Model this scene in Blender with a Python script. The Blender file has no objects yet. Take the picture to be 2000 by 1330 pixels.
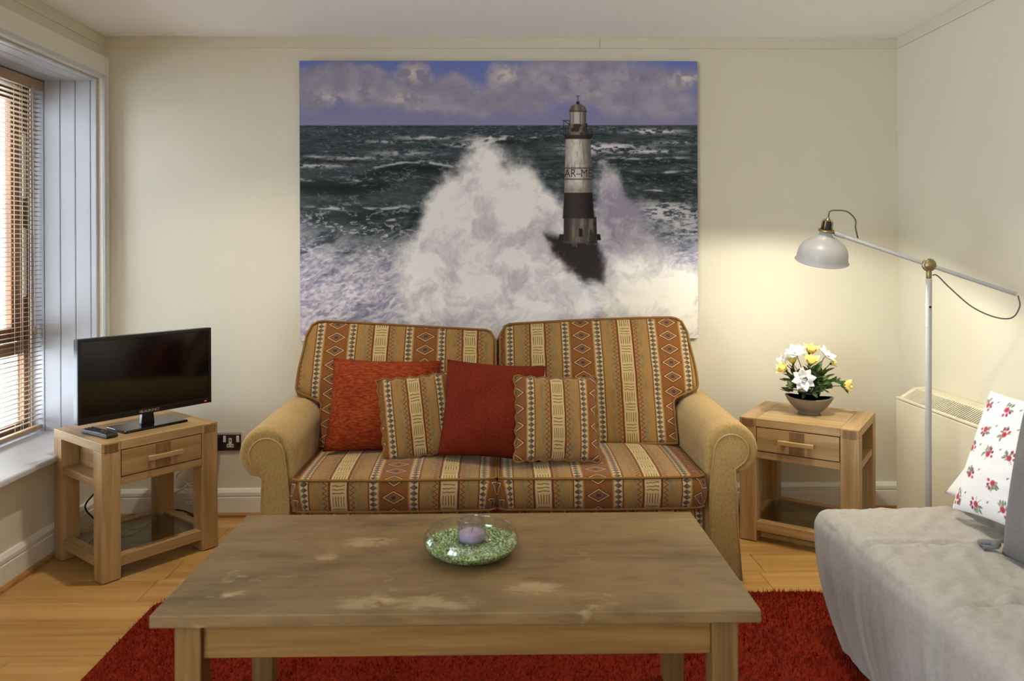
import bpy, bmesh, math, random
import numpy as np
from mathutils import Vector, Matrix
random.seed(7)
SC = bpy.context.scene
COL = SC.collection
PI = math.pi

# ------------------------------------------------------------------ camera, world, exposure
cam_d = bpy.data.cameras.new('camera')
cam = bpy.data.objects.new('camera', cam_d)
COL.objects.link(cam)
SC.camera = cam
cam_d.sensor_width = 36.0
cam_d.lens = 26.64
cam_d.shift_y = -0.0875
cam_d.clip_start = 0.05
_y, _r = math.radians(1.16), 0.004
_rt0, _up0 = Vector((math.cos(_y), -math.sin(_y), 0)), Vector((0, 0, 1))
_fw = Vector((math.sin(_y), math.cos(_y), 0))
_rt = _rt0 * math.cos(_r) - _up0 * math.sin(_r)
_up = _up0 * math.cos(_r) + _rt0 * math.sin(_r)
_m = Matrix((_rt, _up, -_fw)).transposed().to_4x4()
_m.translation = Vector((0, 0, 1.31))
cam.matrix_world = _m
cam_d.dof.use_dof = True
cam_d.dof.focus_distance = 3.2
cam_d.dof.aperture_fstop = 4.0

SKY_STRENGTH = 8.8
LAMP_STRENGTH = 980.0
SPOT_WATTS = 70.0
w = bpy.data.worlds.new('overcast_sky')
SC.world = w
w.use_nodes = True
w.node_tree.nodes['Background'].inputs[0].default_value = (0.80, 0.89, 1.0, 1)
w.node_tree.nodes['Background'].inputs[1].default_value = SKY_STRENGTH
SC.view_settings.view_transform = 'Standard'
SC.view_settings.look = 'None'
SC.view_settings.gamma = 1.0
SC.view_settings.use_curve_mapping = False
SC.view_settings.exposure = 0.66
SC.cycles.use_denoising = True
SC.cycles.max_bounces = 8
SC.cycles.diffuse_bounces = 5
SC.cycles.use_adaptive_sampling = True
SC.cycles.adaptive_threshold = 0.05
SC.cycles.transmission_bounces = 8
SC.cycles.transparent_max_bounces = 16
SC.cycles.sample_clamp_indirect = 6.0
SC.cycles.caustics_refractive = False
SC.cycles.caustics_reflective = False

# window opening on the left wall (sizes are used again below)
XL, XR, YB, YF, ZC = -1.94, 2.035, 3.80, -2.6, 2.38
WY0, WY1, WZ0, WZ1 = 2.65, 3.735, 0.42, 2.157
pl = bpy.data.lights.new('window_portal', 'AREA')
pl.shape = 'RECTANGLE'
pl.size = WY1 - WY0
pl.size_y = WZ1 - WZ0
pl.cycles.is_portal = True
plo = bpy.data.objects.new('window_portal', pl)
COL.objects.link(plo)
plo.location = (-2.37, (WY0 + WY1) / 2, (WZ0 + WZ1) / 2)
plo.rotation_euler = (PI / 2, 0, -PI / 2)
# unseen window added to the same wall, behind the viewer, for fill daylight
VY0, VY1 = -1.70, 0.60
pl2_ = pl.copy(); pl2_.size = VY1 - VY0; pl2_.size_y = 1.72
plo2 = bpy.data.objects.new('window_portal', pl2_)
COL.objects.link(plo2)
plo2.location = (-2.37, (VY0 + VY1) / 2, (WZ0 + WZ1) / 2)
plo2.rotation_euler = (PI / 2, 0, -PI / 2)

# ------------------------------------------------------------------ helpers
def lin(c):
    return tuple(((x / 255) / 12.92 if x / 255 <= 0.04045 else ((x / 255 + 0.055) / 1.055) ** 2.4) for x in c)
def c4(c):
    return lin(c) + (1.0,)

WM = {}
def thing(name, loc=(0, 0, 0), rz=0.0, label=None, cat=None, group=None, kind=None):
    o = bpy.data.objects.new(name, None)
    COL.objects.link(o)
    o.location = loc
    o.rotation_euler = (0, 0, rz)
    o.empty_display_size = 0.05
    WM[o] = Matrix.Translation(Vector(loc)) @ Matrix.Rotation(rz, 4, 'Z')
    tag(o, label, cat, group, kind)
    return o
def tag(o, label=None, cat=None, group=None, kind=None):
    if label: o['label'] = label
    if cat: o['category'] = cat
    if group: o['group'] = group
    if kind: o['kind'] = kind
    return o
def link_mesh(name, me, mat, parent=None, smooth=False, bevel=0.0, bseg=2):
    o = bpy.data.objects.new(name, me)
    COL.objects.link(o)
    if mat is not None and not me.materials:
        me.materials.append(mat)
    if smooth:
        me.polygons.foreach_set('use_smooth', [True] * len(me.polygons))
    if bevel > 0:
        m = o.modifiers.new('bevel', 'BEVEL')
        m.width = bevel
        m.segments = bseg
        m.limit_method = 'ANGLE'
        m.angle_limit = math.radians(40)
        m.harden_normals = False
    WM[o] = Matrix.Identity(4)
    if parent is not None:
        o.parent = parent
        WM[o] = WM[parent].copy()
    return o
def mk(name, bm, mat, parent=None, smooth=False, bevel=0.0, bseg=2, world=False, origin=None):
    """world=True: the vertices are given in room coordinates"""
    if world and parent is not None:
        bm.transform(WM[parent].inverted())
    if origin is not None and parent is None:
        bm.transform(Matrix.Translation(-Vector(origin)))
    me = bpy.data.meshes.new(name)
    bmesh.ops.recalc_face_normals(bm, faces=bm.faces[:])
    bm.to_mesh(me)
    bm.free()
    o = link_mesh(name, me, mat, parent, smooth, bevel, bseg)
    if origin is not None and parent is None:
        o.location = origin
        WM[o] = Matrix.Translation(Vector(origin))
    return o
def B():
    return bmesh.new()
def box(bm, x0, x1, y0, y1, z0, z1, M=None):
    vs = [bm.verts.new((x, y, z)) for z in (z0, z1) for y in (y0, y1) for x in (x0, x1)]
    for f in ((0, 2, 3, 1), (4, 5, 7, 6), (0, 1, 5, 4), (2, 6, 7, 3), (0, 4, 6, 2), (1, 3, 7, 5)):
        bm.faces.new([vs[i] for i in f])
    if M is not None:
        for v in vs: v.co = M @ v.co
    return bm
def bx(*a, M=None):
    return box(B(), *a, M=M)
def prism(bm, pts, axis, a0, a1):
    """pts: 2D outline; axis: the axis it is extruded along"""
    def p3(p, a):
        return {'X': (a, p[0], p[1]), 'Y': (p[0], a, p[1]), 'Z': (p[0], p[1], a)}[axis]
    A = [bm.verts.new(p3(p, a0)) for p in pts]
    Bv = [bm.verts.new(p3(p, a1)) for p in pts]
    n = len(pts)
    bm.faces.new(A)
    bm.faces.new(Bv[::-1])
    for i in range(n):
        bm.faces.new((A[i], A[(i + 1) % n], Bv[(i + 1) % n], Bv[i]))
    return bm
def tube(bm, pts, r, seg=8, closed=False, caps=True):
    pts = [Vector(p) for p in pts]
    n = len(pts)
    rs = r if isinstance(r, (list, tuple)) else [r] * n
    rings = []
    up = None
    for i in range(n):
        if closed:
            t = pts[(i + 1) % n] - pts[i - 1]
        else:
            t = pts[min(i + 1, n - 1)] - pts[max(i - 1, 0)]
        if t.length < 1e-9: t = Vector((0, 0, 1))
        t.normalize()
        if up is None:
            up = Vector((0, 0, 1)) if abs(t.z) < 0.9 else Vector((1, 0, 0))
        a = t.cross(up)
        if a.length < 1e-6: a = t.orthogonal()
        a.normalize()
        b = a.cross(t).normalized()
        up = b
        rings.append([bm.verts.new(pts[i] + (a * math.cos(2 * PI * k / seg) + b * math.sin(2 * PI * k / seg)) * rs[i]) for k in range(seg)])
    m = n if closed else n - 1
    for i in range(m):
        R0, R1 = rings[i], rings[(i + 1) % n]
        for k in range(seg):
            bm.faces.new((R0[k], R0[(k + 1) % seg], R1[(k + 1) % seg], R1[k]))
    if caps and not closed:
        bm.faces.new(rings[0][::-1])
        bm.faces.new(rings[-1])
    return bm
def lathe(bm, prof, seg=32, M=None, sx=1.0, sy=1.0, close=False):
    """prof: list of (r, z)"""
    rings = []
    allv = []
    for r, z in prof:
        if r < 1e-6:
            v = bm.verts.new((0, 0, z)); rings.append([v]); allv.append(v)
        else:
            R = [bm.verts.new((r * sx * math.cos(2 * PI * k / seg), r * sy * math.sin(2 * PI * k / seg), z)) for k in range(seg)]
            rings.append(R); allv += R
    pairs = list(zip(rings[:-1], rings[1:]))
    if close: pairs.append((rings[-1], rings[0]))
    for a, b in pairs:
        if len(a) == 1 and len(b) == 1: continue
        for k in range(seg):
            k2 = (k + 1) % seg
            if len(a) == 1: bm.faces.new((a[0], b[k2], b[k]))
            elif len(b) == 1: bm.faces.new((a[k], a[k2], b[0]))
            else: bm.faces.new((a[k], a[k2], b[k2], b[k]))
    if M is not None:
        for v in allv: v.co = M @ v.co
    return bm
def spline(pts, n=8):
    """Catmull-Rom through points"""
    P = [Vector(p) for p in pts]
    P = [P[0] * 2 - P[1]] + P + [P[-1] * 2 - P[-2]]
    out = []
    for i in range(1, len(P) - 2):
        for k in range(n):
            t = k / n
            a, b, c, d = P[i - 1], P[i], P[i + 1], P[i + 2]
            out.append(0.5 * ((2 * b) + (c - a) * t + (2 * a - 5 * b + 4 * c - d) * t * t + (3 * b - a - 3 * c + d) * t ** 3))
    out.append(P[-2])
    return out
def copy_tree(o, parent=None):
    c = o.copy()
    COL.objects.link(c)
    WM[c] = WM[o].copy()
    if parent is not None: c.parent = parent
    for ch in [x for x in bpy.data.objects if x.parent == o and x is not c]:
        copy_tree(ch, c)
    return c
def sub(o, levels=1):
    m = o.modifiers.new('subdivision', 'SUBSURF')
    m.levels = m.render_levels = levels
    return o
def text_mesh(name, s, size, mat, parent, M, extrude=0.0):
    """flat lettering: the default font turned into a mesh, placed by M in room space"""
    cu = bpy.data.curves.new(name, 'FONT')
    cu.body = s
    cu.size = size
    cu.align_x = 'CENTER'
    cu.align_y = 'CENTER'
    cu.extrude = extrude
    to = bpy.data.objects.new(name + '_tmp', cu)
    COL.objects.link(to)
    me = bpy.data.meshes.new_from_object(to)
    bpy.data.objects.remove(to)
    bpy.data.curves.remove(cu)
    me.transform((WM[parent].inverted() if parent else Matrix.Identity(4)) @ M)
    me.name = name
    me.materials.clear()
    return link_mesh(name, me, mat, parent)

# ------------------------------------------------------------------ node helper
class NB:
    def __init__(s, name):
        s.mat = bpy.data.materials.new(name)
        s.mat.use_nodes = True
        s.nt = s.mat.node_tree
        s.bsdf = s.nt.nodes['Principled BSDF']
    def new(s, t):
        return s.nt.nodes.new(t)
    def put(s, inp, v):
        if isinstance(v, bpy.types.NodeSocket): s.nt.links.new(v, inp)
        elif isinstance(v, (tuple, list)):
            inp.default_value = tuple(v) + ((1.0,) if len(v) == 3 and inp.type == 'RGBA' else ())
        else: inp.default_value = v
    def m(s, op, a, b=None, c=None, clamp=False):
        n = s.new('ShaderNodeMath'); n.operation = op; n.use_clamp = clamp
        for i, v in enumerate((a, b, c)):
            if v is not None: s.put(n.inputs[i], v)
        return n.outputs[0]
    def add(s, a, b): return s.m('ADD', a, b)
    def subt(s, a, b): return s.m('SUBTRACT', a, b)
    def mul(s, a, b): return s.m('MULTIPLY', a, b)
    def gt(s, a, b): return s.m('GREATER_THAN', a, b)
    def lt(s, a, b): return s.m('LESS_THAN', a, b)
    def fr(s, a): return s.m('FRACT', a)
    def ab(s, a): return s.m('ABSOLUTE', a)
    def band(s, x, a, b): return s.mul(s.gt(x, a), s.lt(x, b))
    def mix(s, f, a, b, blend='MIX'):
        n = s.new('ShaderNodeMix'); n.data_type = 'RGBA'; n.blend_type = blend
        s.put(n.inputs[0], f); s.put(n.inputs[6], a); s.put(n.inputs[7], b)
        return n.outputs[2]
    def coord(s, kind='Object'):
        return s.new('ShaderNodeTexCoord').outputs[kind]
    def mapped(s, vec, scale=(1, 1, 1), loc=(0, 0, 0), rot=(0, 0, 0)):
        n = s.new('ShaderNodeMapping')
        s.put(n.inputs[0], vec); n.inputs[1].default_value = loc; n.inputs[2].default_value = rot; n.inputs[3].default_value = scale
        return n.outputs[0]
    def noise(s, vec, scale, detail=3, rough=0.55, dist=0.0, out=0):
        n = s.new('ShaderNodeTexNoise')
        s.put(n.inputs['Vector'], vec); s.put(n.inputs['Scale'], scale)
        n.inputs['Detail'].default_value = detail; n.inputs['Roughness'].default_value = rough; n.inputs['Distortion'].default_value = dist
        return n.outputs[out]
    def ramp(s, f, stops):
        n = s.new('ShaderNodeValToRGB'); s.put(n.inputs[0], f)
        e = n.color_ramp.elements
        e[0].position, e[0].color = stops[0][0], tuple(stops[0][1]) + (1,)
        e[1].position, e[1].color = stops[-1][0], tuple(stops[-1][1]) + (1,)
        for p, c in stops[1:-1]:
            q = e.new(p); q.color = tuple(c) + (1,)
        return n.outputs[0]
    def smooth(s, x, a, b):
        n = s.new('ShaderNodeMapRange'); n.interpolation_type = 'SMOOTHSTEP'
        s.put(n.inputs[0], x); n.inputs[1].default_value = a; n.inputs[2].default_value = b
        return n.outputs[0]
    def bump(s, h, strength=0.3, dist=0.002):
        n = s.new('ShaderNodeBump'); n.inputs['Strength'].default_value = strength; n.inputs['Distance'].default_value = dist
        s.put(n.inputs['Height'], h); s.nt.links.new(n.outputs[0], s.bsdf.inputs['Normal'])
    def fin(s, color=None, rough=None, metal=None, spec=None, sheen=None):
        if color is not None: s.put(s.bsdf.inputs['Base Color'], color)
        if rough is not None: s.put(s.bsdf.inputs['Roughness'], rough)
        if metal is not None: s.put(s.bsdf.inputs['Metallic'], metal)
        if spec is not None: s.put(s.bsdf.inputs['Specular IOR Level'], spec)
        if sheen is not None:
            s.bsdf.inputs['Sheen Weight'].default_value = sheen
            s.bsdf.inputs['Sheen Roughness'].default_value = 0.5
        return s.mat

def plain(name, c, rough=0.5, metal=0.0, spec=0.5, var=0.06, nscale=30, bump=0.0, bscale=200, bdist=0.001):
    n = NB(name)
    co = n.coord()
    f = n.noise(co, nscale, 3)
    L = lin(c)
    col = n.mix(f, tuple(x * (1 - var) for x in L), tuple(min(1, x * (1 + var)) for x in L))
    if bump > 0: n.bump(n.noise(co, bscale, 2), bump, bdist)
    return n.fin(col, rough, metal, spec)
def wood(name, dark, mid, light, axis='X', rough=0.45, scale=1.0, contrast=1.0, spec=0.4):
    n = NB(name)
    info = n.new('ShaderNodeObjectInfo').outputs['Random']
    st = {'X': (1.2, 22, 22), 'Y': (22, 1.2, 22), 'Z': (22, 22, 1.2)}[axis]
    st2 = {'X': (3, 90, 90), 'Y': (90, 3, 90), 'Z': (90, 90, 3)}[axis]
    co = n.coord()
    off = n.new('ShaderNodeVectorMath'); off.operation = 'ADD'
    n.put(off.inputs[0], co)
    cb = n.new('ShaderNodeCombineXYZ')
    for i in range(3): n.put(cb.inputs[i], n.mul(info, 3.7 + i))
    n.put(off.inputs[1], cb.outputs[0])
    v = off.outputs[0]
    a = n.noise(n.mapped(v, tuple(x * scale for x in st)), 1.0, 4, 0.6, 0.6)
    g = n.noise(n.mapped(v, tuple(x * scale for x in st2)), 1.0, 3, 0.6)
    f = n.add(n.mul(a, 0.72), n.mul(g, 0.28))
    k = 0.13 / contrast
    col = n.ramp(f, [(0.5 - k, lin(dark)), (0.5, lin(mid)), (0.5 + k, lin(light))])
    tint = n.add(0.92, n.mul(info, 0.16))
    col = n.mix(1.0, col, n.ramp(info, [(0, (0.90, 0.90, 0.90)), (1, (1.06, 1.06, 1.06))]), 'MULTIPLY')
    n.bump(g, 0.08, 0.001)
    return n.fin(col, rough, 0, spec)

# ------------------------------------------------------------------ materials
m_wall = plain('cream_wall_paint', (221, 215, 198), 0.75, spec=0.25, var=0.012, nscale=6, bump=0.12, bscale=260, bdist=0.0006)
m_ceil = plain('white_ceiling_paint', (250, 249, 250), 0.85, spec=0.2, var=0.01, nscale=5)
m_trim = plain('white_gloss_paint', (232, 229, 220), 0.35, var=0.01)
m_lining = plain('cool_white_lining_paint', (200, 202, 210), 0.4, var=0.01)
m_trimwall = plain('cream_band_paint', (217, 210, 191), 0.65, spec=0.25, var=0.01)
m_bead = wood('bead_oak', (140, 100, 55), (170, 125, 72), (190, 145, 90), 'X')
m_floors = wood('floor_oak', (159, 115, 61), (186, 143, 81), (201, 161, 101), 'X', rough=0.32, scale=0.55, contrast=0.7)
m_floor = plain('floor_underlay', (120, 84, 46), 0.6)
m_oak = {a: wood('side_table_oak_' + a.lower(), (149, 119, 77), (176, 143, 98), (195, 164, 121), a, contrast=0.8) for a in 'XYZ'}
m_oakd = wood('side_table_oak_inlay', (112, 82, 48), (135, 101, 62), (150, 116, 76), 'Z')
m_winw = wood('window_brown_wood', (92, 58, 34), (122, 80, 48), (146, 100, 64), 'Z')
m_slat = plain('blind_slat_pale_wood', (158, 136, 108), 0.45, var=0.05, nscale=8)
m_rail = plain('blind_rail_wood', (168, 142, 108), 0.5, var=0.06, nscale=12)
m_cord = plain('blind_cord', (214, 206, 190), 0.8)
m_black = plain('black_plastic', (18, 18, 19), 0.28, var=0.1)
m_blackm = plain('black_matt_plastic', (26, 26, 27), 0.5, var=0.1)
m_screen = plain('black_screen_glass', (7, 7, 8), 0.12, var=0.05, spec=0.5)
m_white = plain('white_plastic', (225, 222, 214), 0.4, var=0.02)
m_silver = plain('silver_letter', (200, 200, 205), 0.35, metal=0.3)
m_lampw = plain('lamp_white_enamel', (178, 177, 177), 0.38, var=0.02)
m_brass = plain('aged_brass', (146, 130, 92), 0.35, metal=0.8, var=0.08)
m_heater = plain('heater_cream_enamel', (224, 217, 192), 0.4, var=0.012)
m_heaterd = plain('heater_inner_grey', (84, 80, 68), 0.6)
m_greycord = plain('grey_fabric_cord', (92, 88, 80), 0.8)
m_plate = plain('dark_bronze_plate', (62, 48, 40), 0.38, metal=0.4, var=0.05)

def glassmat(name, tint=(1, 1, 1), gloss=0.06, rough=0.0, mixcol=None):
    n = NB(name)
    n.nt.nodes.remove(n.bsdf)
    out = n.nt.nodes['Material Output']
    t = n.new('ShaderNodeBsdfTransparent'); t.inputs[0].default_value = tuple(tint) + (1,)
    g = n.new('ShaderNodeBsdfGlossy'); g.inputs['Roughness'].default_value = rough
    fz = n.new('ShaderNodeLayerWeight'); fz.inputs[0].default_value = 0.5
    mx = n.new('ShaderNodeMixShader')
    f = n.m('ADD', n.mul(n.m('POWER', fz.outputs[1], 4.0), 0.75), 0.02 + gloss * 0.15, clamp=True)
    n.nt.links.new(f, mx.inputs[0]); n.nt.links.new(t.outputs[0], mx.inputs[1]); n.nt.links.new(g.outputs[0], mx.inputs[2])
    n.nt.links.new(mx.outputs[0], out.inputs[0])
    return n.mat
m_pane = glassmat('window_glass', (0.96, 0.98, 0.98))
m_glass = glassmat('clear_bowl_glass', (0.95, 0.97, 0.95), 0.3)
m_shelfglass = glassmat('shelf_glass', (0.80, 0.84, 0.83), 0.2)
m_holderglass = glassmat('smoky_candle_glass', (0.90, 0.89, 0.92), 0.5)

def coffee_mat():
    n = NB('worn_coffee_table_wood')
    co = n.coord()
    a = n.noise(n.mapped(co, (1.4, 16, 16)), 1.0, 5, 0.62, 0.8)
    st = n.noise(n.mapped(co, (3.2, 5.0, 5.0), loc=(3.1, 1.7, 0)), 1.0, 5, 0.65, 0.6)
    fine = n.noise(n.mapped(co, (8, 120, 120)), 1.0, 3)
    f = n.add(n.mul(a, 0.30), n.add(n.mul(st, 0.52), n.mul(fine, 0.18)))
    col = n.ramp(f, [(0.36, lin((92, 72, 43))), (0.48, lin((121, 97, 62))), (0.58, lin((134, 110, 73))), (0.68, lin((153, 130, 90)))])
    sp = n.noise(n.mapped(co, (5.5, 9, 9), loc=(0.4, 8.2, 0)), 1.0, 4, 0.6, 0.4)
    sp2 = n.noise(n.mapped(co, (16, 30, 30), loc=(2.4, 1.2, 0)), 1.0, 5, 0.65, 0.5)
    msk = n.smooth(n.add(n.mul(sp, 0.7), n.mul(sp2, 0.3)), 0.60, 0.72)
    s = n.new('ShaderNodeSeparateXYZ'); n.put(s.inputs[0], co)
    near = n.smooth(s.outputs[1], 0.18, -0.2)
    col = n.mix(n.mul(n.mul(msk, 0.75), near), col, lin((196, 172, 130)))
    # worn bleached patches with a shape of their own
    for (px, py, rx, ry) in ((-0.27, 0.10, 0.06, 0.03), (-0.22, -0.26, 0.05, 0.035), (-0.07, -0.27, 0.09, 0.03), (0.18, -0.20, 0.05, 0.03), (-0.36, 0.0, 0.03, 0.02)):
        dx = n.mul(n.subt(s.outputs[0], px), 1 / rx); dy = n.mul(n.subt(s.outputs[1], py), 1 / ry)
        r = n.add(n.mul(dx, dx), n.mul(dy, dy))
        k = n.mul(n.smooth(n.add(r, n.mul(n.subt(sp2, 0.5), 9)), 2.2, -0.6), n.mul(n.gt(s.outputs[2], 0.48), 0.38))
        col = n.mix(k, col, lin((200, 176, 134)))
    n.bump(f, 0.08, 0.002)
    return n.fin(col, 0.5, 0, 0.3)
m_coffee = coffee_mat()
m_coffeeleg = wood('coffee_table_leg_wood', (96, 70, 38), (126, 95, 55), (147, 115, 72), 'Z', contrast=0.7)
m_coffeerail = wood('coffee_table_rail_wood', (100, 72, 38), (134, 100, 55), (164, 126, 74), 'X', contrast=0.6, scale=0.8)

def fabric_mat(name, phase=0.0, per=0.405, dim=0.80):
    n = NB(name)
    uv = n.coord('UV')
    s = n.new('ShaderNodeSeparateXYZ'); n.put(s.inputs[0], uv)
    wob = n.noise(n.mapped(uv, (18, 18, 18)), 1.0, 2)
    u = n.add(s.outputs[0], n.mul(n.subt(wob, 0.5), 0.006)); v = n.add(s.outputs[1], n.mul(n.subt(wob, 0.5), 0.006))
    a = n.fr(n.add(n.mul(u, 1 / per), phase))           # 0.5 = middle of a diamond band, 0 = middle of a cream band
    D = n.mul(n.ab(n.subt(a, 0.5)), 172.0)
    Scr = n.subt(86.0, D)                                # distance from the middle of the cream band
    streak = n.noise(n.mapped(uv, (260, 14, 1)), 1.0, 3)
    weave = n.noise(n.mapped(uv, (700, 420, 1)), 1.0, 2)
    col = n.mix(streak, lin((146, 106, 56)), lin((184, 142, 84)))
    # greenish band next to the cream
    bs = n.mul(n.mul(n.smooth(D, 46, 56), n.smooth(D, 66, 60)), n.smooth(n.noise(n.mapped(uv, (70, 30, 1)), 1.0, 3), 0.42, 0.62))
    col = n.mix(n.mul(bs, 0.6), col, lin((104, 116, 92)))
    # golden edge lines of the bands
    col = n.mix(n.band(D, 38, 40.5), col, lin((120, 78, 40)))
    # zigzag next to the cream band
    tri = n.mul(n.ab(n.subt(n.fr(n.mul(v, 1 / 0.019)), 0.5)), 2.0)
    zz = n.ab(n.subt(n.subt(D, 61.5), n.mul(tri, 6.5)))
    col = n.mix(n.mul(n.lt(zz, 1.3), 0.85), col, lin((114, 64, 38)))
    col = n.mix(n.band(D, 69.5, 73.2), col, lin((116, 62, 34)))
    # cream band with strokes
    cream = n.mix(streak, lin((192, 162, 104)), lin((222, 196, 140)))
    vv = n.fr(n.mul(v, 1 / 0.088))
    sx = n.mul(n.subt(a, n.m('ROUND', a)), 172.0)
    sgn = n.noise(n.mapped(uv, (60, 25, 1)), 1.0, 2)
    ver = n.mul(n.band(vv, 0.06, 0.50), n.mul(n.band(n.fr(n.add(n.mul(n.add(sx, 10.5), 5 / 21), n.mul(n.subt(sgn, 0.5), 0.5))), 0.34, 0.66), n.lt(Scr, 10.2)))
    hor = n.mul(n.gt(vv, 0.56), n.mul(n.band(n.fr(n.add(n.mul(n.subt(vv, 0.56), 3 / 0.44), n.mul(n.subt(sgn, 0.5), 0.8))), 0.34, 0.60), n.lt(Scr, 9.5)))
    cream = n.mix(n.mul(n.m('MAXIMUM', ver, hor), 0.9), cream, lin((104, 74, 44)))
    col = n.mix(n.gt(D, 73.2), col, cream)
    # triangle strip
    t = n.mul(n.subt(D, 25), 1 / 13.0)
    tv = n.mul(n.ab(n.subt(n.fr(n.mul(v, 1 / 0.0205)), 0.5)), 2.0)
    tri2 = n.lt(tv, n.subt(1.0, n.ab(n.subt(n.mul(t, 2), 1.0))))
    tcol = n.mix(tri2, lin((206, 180, 132)), lin((116, 102, 90)))
    tcol = n.mix(n.mul(n.mul(tri2, n.gt(t, 0.5)), 0.7), tcol, lin((84, 66, 54)))
    col = n.mix(n.band(D, 25, 38), col, tcol)
    # rust band with diamonds
    rn = n.noise(n.mapped(uv, (300, 40, 1)), 1.0, 3)
    rust = n.mix(rn, lin((122, 72, 32)), lin((152, 98, 50)))
    dv = n.mul(n.ab(n.subt(n.fr(n.mul(v, 1 / 0.065)), 0.5)), 0.065 / 0.0255)
    q = n.add(n.mul(D, 1 / 18.5), dv)
    rust = n.mix(n.band(q, 0.98, 1.12), rust, lin((84, 48, 30)))
    rust = n.mix(n.band(q, 0.80, 0.98), rust, lin((208, 170, 112)))
    rust = n.mix(n.band(q, 0.70, 0.80), rust, lin((84, 48, 30)))
    rust = n.mix(n.lt(q, 0.52), rust, lin((122, 96, 84)))
    rust = n.mix(n.lt(n.m('MAXIMUM', n.mul(D, 1 / 3.6), n.mul(dv, 4.2)), 1.0), rust, lin((92, 58, 44)))
    col = n.mix(n.lt(D, 22.5), col, rust)
    col = n.mix(n.band(D, 22.5, 25), col, lin((176, 134, 78)))
    k = n.mul(n.add(0.74, n.mul(weave, 0.52)), dim)
    cb = n.new('ShaderNodeCombineXYZ')
    for i in range(3): n.put(cb.inputs[i], k)
    col = n.mix(1.0, col, cb.outputs[0], 'MULTIPLY')
    n.bump(n.add(weave, streak), 0.35, 0.0015)
    return n.fin(col, 0.9, 0, 0.15, 0.15)
m_piping = plain('gold_brown_piping', (132, 94, 48), 0.85, spec=0.15, var=0.15, nscale=120)
def chenille(name, c1, c2, st=(160, 40, 160), sheen=0.25):
    n = NB(name)
    co = n.coord()
    a = n.noise(n.mapped(co, st), 1.0, 3, 0.6)
    b = n.noise(n.mapped(co, (6, 6, 6)), 1.0, 3)
    col = n.mix(n.smooth(n.add(n.mul(a, 0.7), n.mul(b, 0.3)), 0.36, 0.64), lin(c1), lin(c2))
    n.bump(a, 0.4, 0.002)
    return n.fin(col, 0.92, 0, 0.12, sheen)
m_arm = chenille('beige_chenille', (164, 133, 80), (183, 153, 97), (160, 160, 90), 0.2)
m_red = chenille('rust_red_chenille', (110, 39, 15), (152, 68, 33), (40, 120, 160), 0.0)
m_red2 = chenille('dark_red_chenille', (91, 27, 12), (119, 42, 22), (220, 220, 260), 0.0)
m_rug = chenille('red_rug_backing', (96, 26, 12), (136, 38, 22), (90, 90, 90), 0.0)
m_throw = chenille('pale_beige_suede', (163, 157, 148), (172, 166, 158), (60, 60, 60), 0.2)
m_grey = chenille('grey_cushion_cotton', (108, 106, 106), (124, 122, 121), (300, 300, 300), 0.1)
m_whitecot = plain('white_cotton', (226, 224, 222), 0.9, spec=0.1, var=0.03, bump=0.2, bscale=400)

# ================================================================== SETTING
def struct(name, bm, mat, **k):
    return tag(mk(name, bm, mat, **k), kind='structure')
floor = struct('floor', bx(XL - 0.12, XR + 0.12, YF - 0.1, YB + 0.1, -0.05, -0.004), m_floor)
PW = 0.19
rng = random.Random(3)
plank_me = {}
row = 0
y = YB + 0.02
while y > YF:
    x = XL - 0.0 - rng.uniform(0.0, 1.0)
    while x < XR:
        x1 = x + 1.21
        a0, a1 = max(x, XL), min(x1, XR)
        if a1 - a0 > 0.03:
            L = round(a1 - a0, 3)
            key = L
            if key not in plank_me:
                bm = bx(0.0006, L - 0.0006, -PW + 0.0006, -0.0006, -0.012, 0.0)
                bmesh.ops.bevel(bm, geom=[e for e in bm.edges if all(v.co.z > -0.001 for v in e.verts)], offset=0.0012, segments=1, affect='EDGES')
                bmesh.ops.recalc_face_normals(bm, faces=bm.faces[:])
                me = bpy.data.meshes.new('plank'); bm.to_mesh(me); bm.free()
                plank_me[key] = me
            o = link_mesh('plank', plank_me[key], m_floors, floor)
            o.location = (a0, y, 0.0)
        x = x1
    y -= PW
    row += 1

wall_back = struct('wall_back', bx(XL - 0.1, XR + 0.1, YB, YB + 0.1, -0.004, ZC), m_wall)
wall_right = struct('wall_right', bx(XR, XR + 0.1, YF, YB, -0.004, ZC), m_wall)
wall_front = struct('wall_front', bx(XL - 0.1, XR + 0.1, YF - 0.1, YF, -0.004, ZC), m_wall)
bm = B()
TW = 0.46   # wall thickness at the window
box(bm, XL - TW, XL, YF, VY0, -0.004, ZC)
box(bm, XL - TW, XL, VY0, VY1, -0.004, WZ0)
box(bm, XL - TW, XL, VY0, VY1, WZ1, ZC)
box(bm, XL - TW, XL, VY1, WY0, -0.004, ZC)
box(bm, XL - TW, XL, WY1, YB, -0.004, ZC)
box(bm, XL - TW, XL, WY0, WY1, -0.004, WZ0 - 0.0)
box(bm, XL - TW, XL, WY0, WY1, WZ1, ZC)
wall_left = struct('wall_left', bm, m_wall)
ceiling = struct('ceiling', bx(XL - TW, XR + 0.1, YF - 0.1, YB + 0.1, ZC, ZC + 0.1), m_ceil)

# flat band under the ceiling
struct('trim_1', bx(XL, 0.522, YB - 0.007, YB, ZC - 0.055, ZC), m_trimwall, bevel=0.002)
struct('trim_2', bx(0.5235, XR, YB - 0.007, YB, ZC - 0.055, ZC), m_trimwall, bevel=0.002)
struct('trim_3', bx(XL, XL + 0.007, YF, YB - 0.007, ZC - 0.055, ZC), m_trimwall, bevel=0.002)
struct('trim_4', bx(XR - 0.007, XR, YF, YB - 0.007, ZC - 0.055, ZC), m_trimwall, bevel=0.002)

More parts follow.
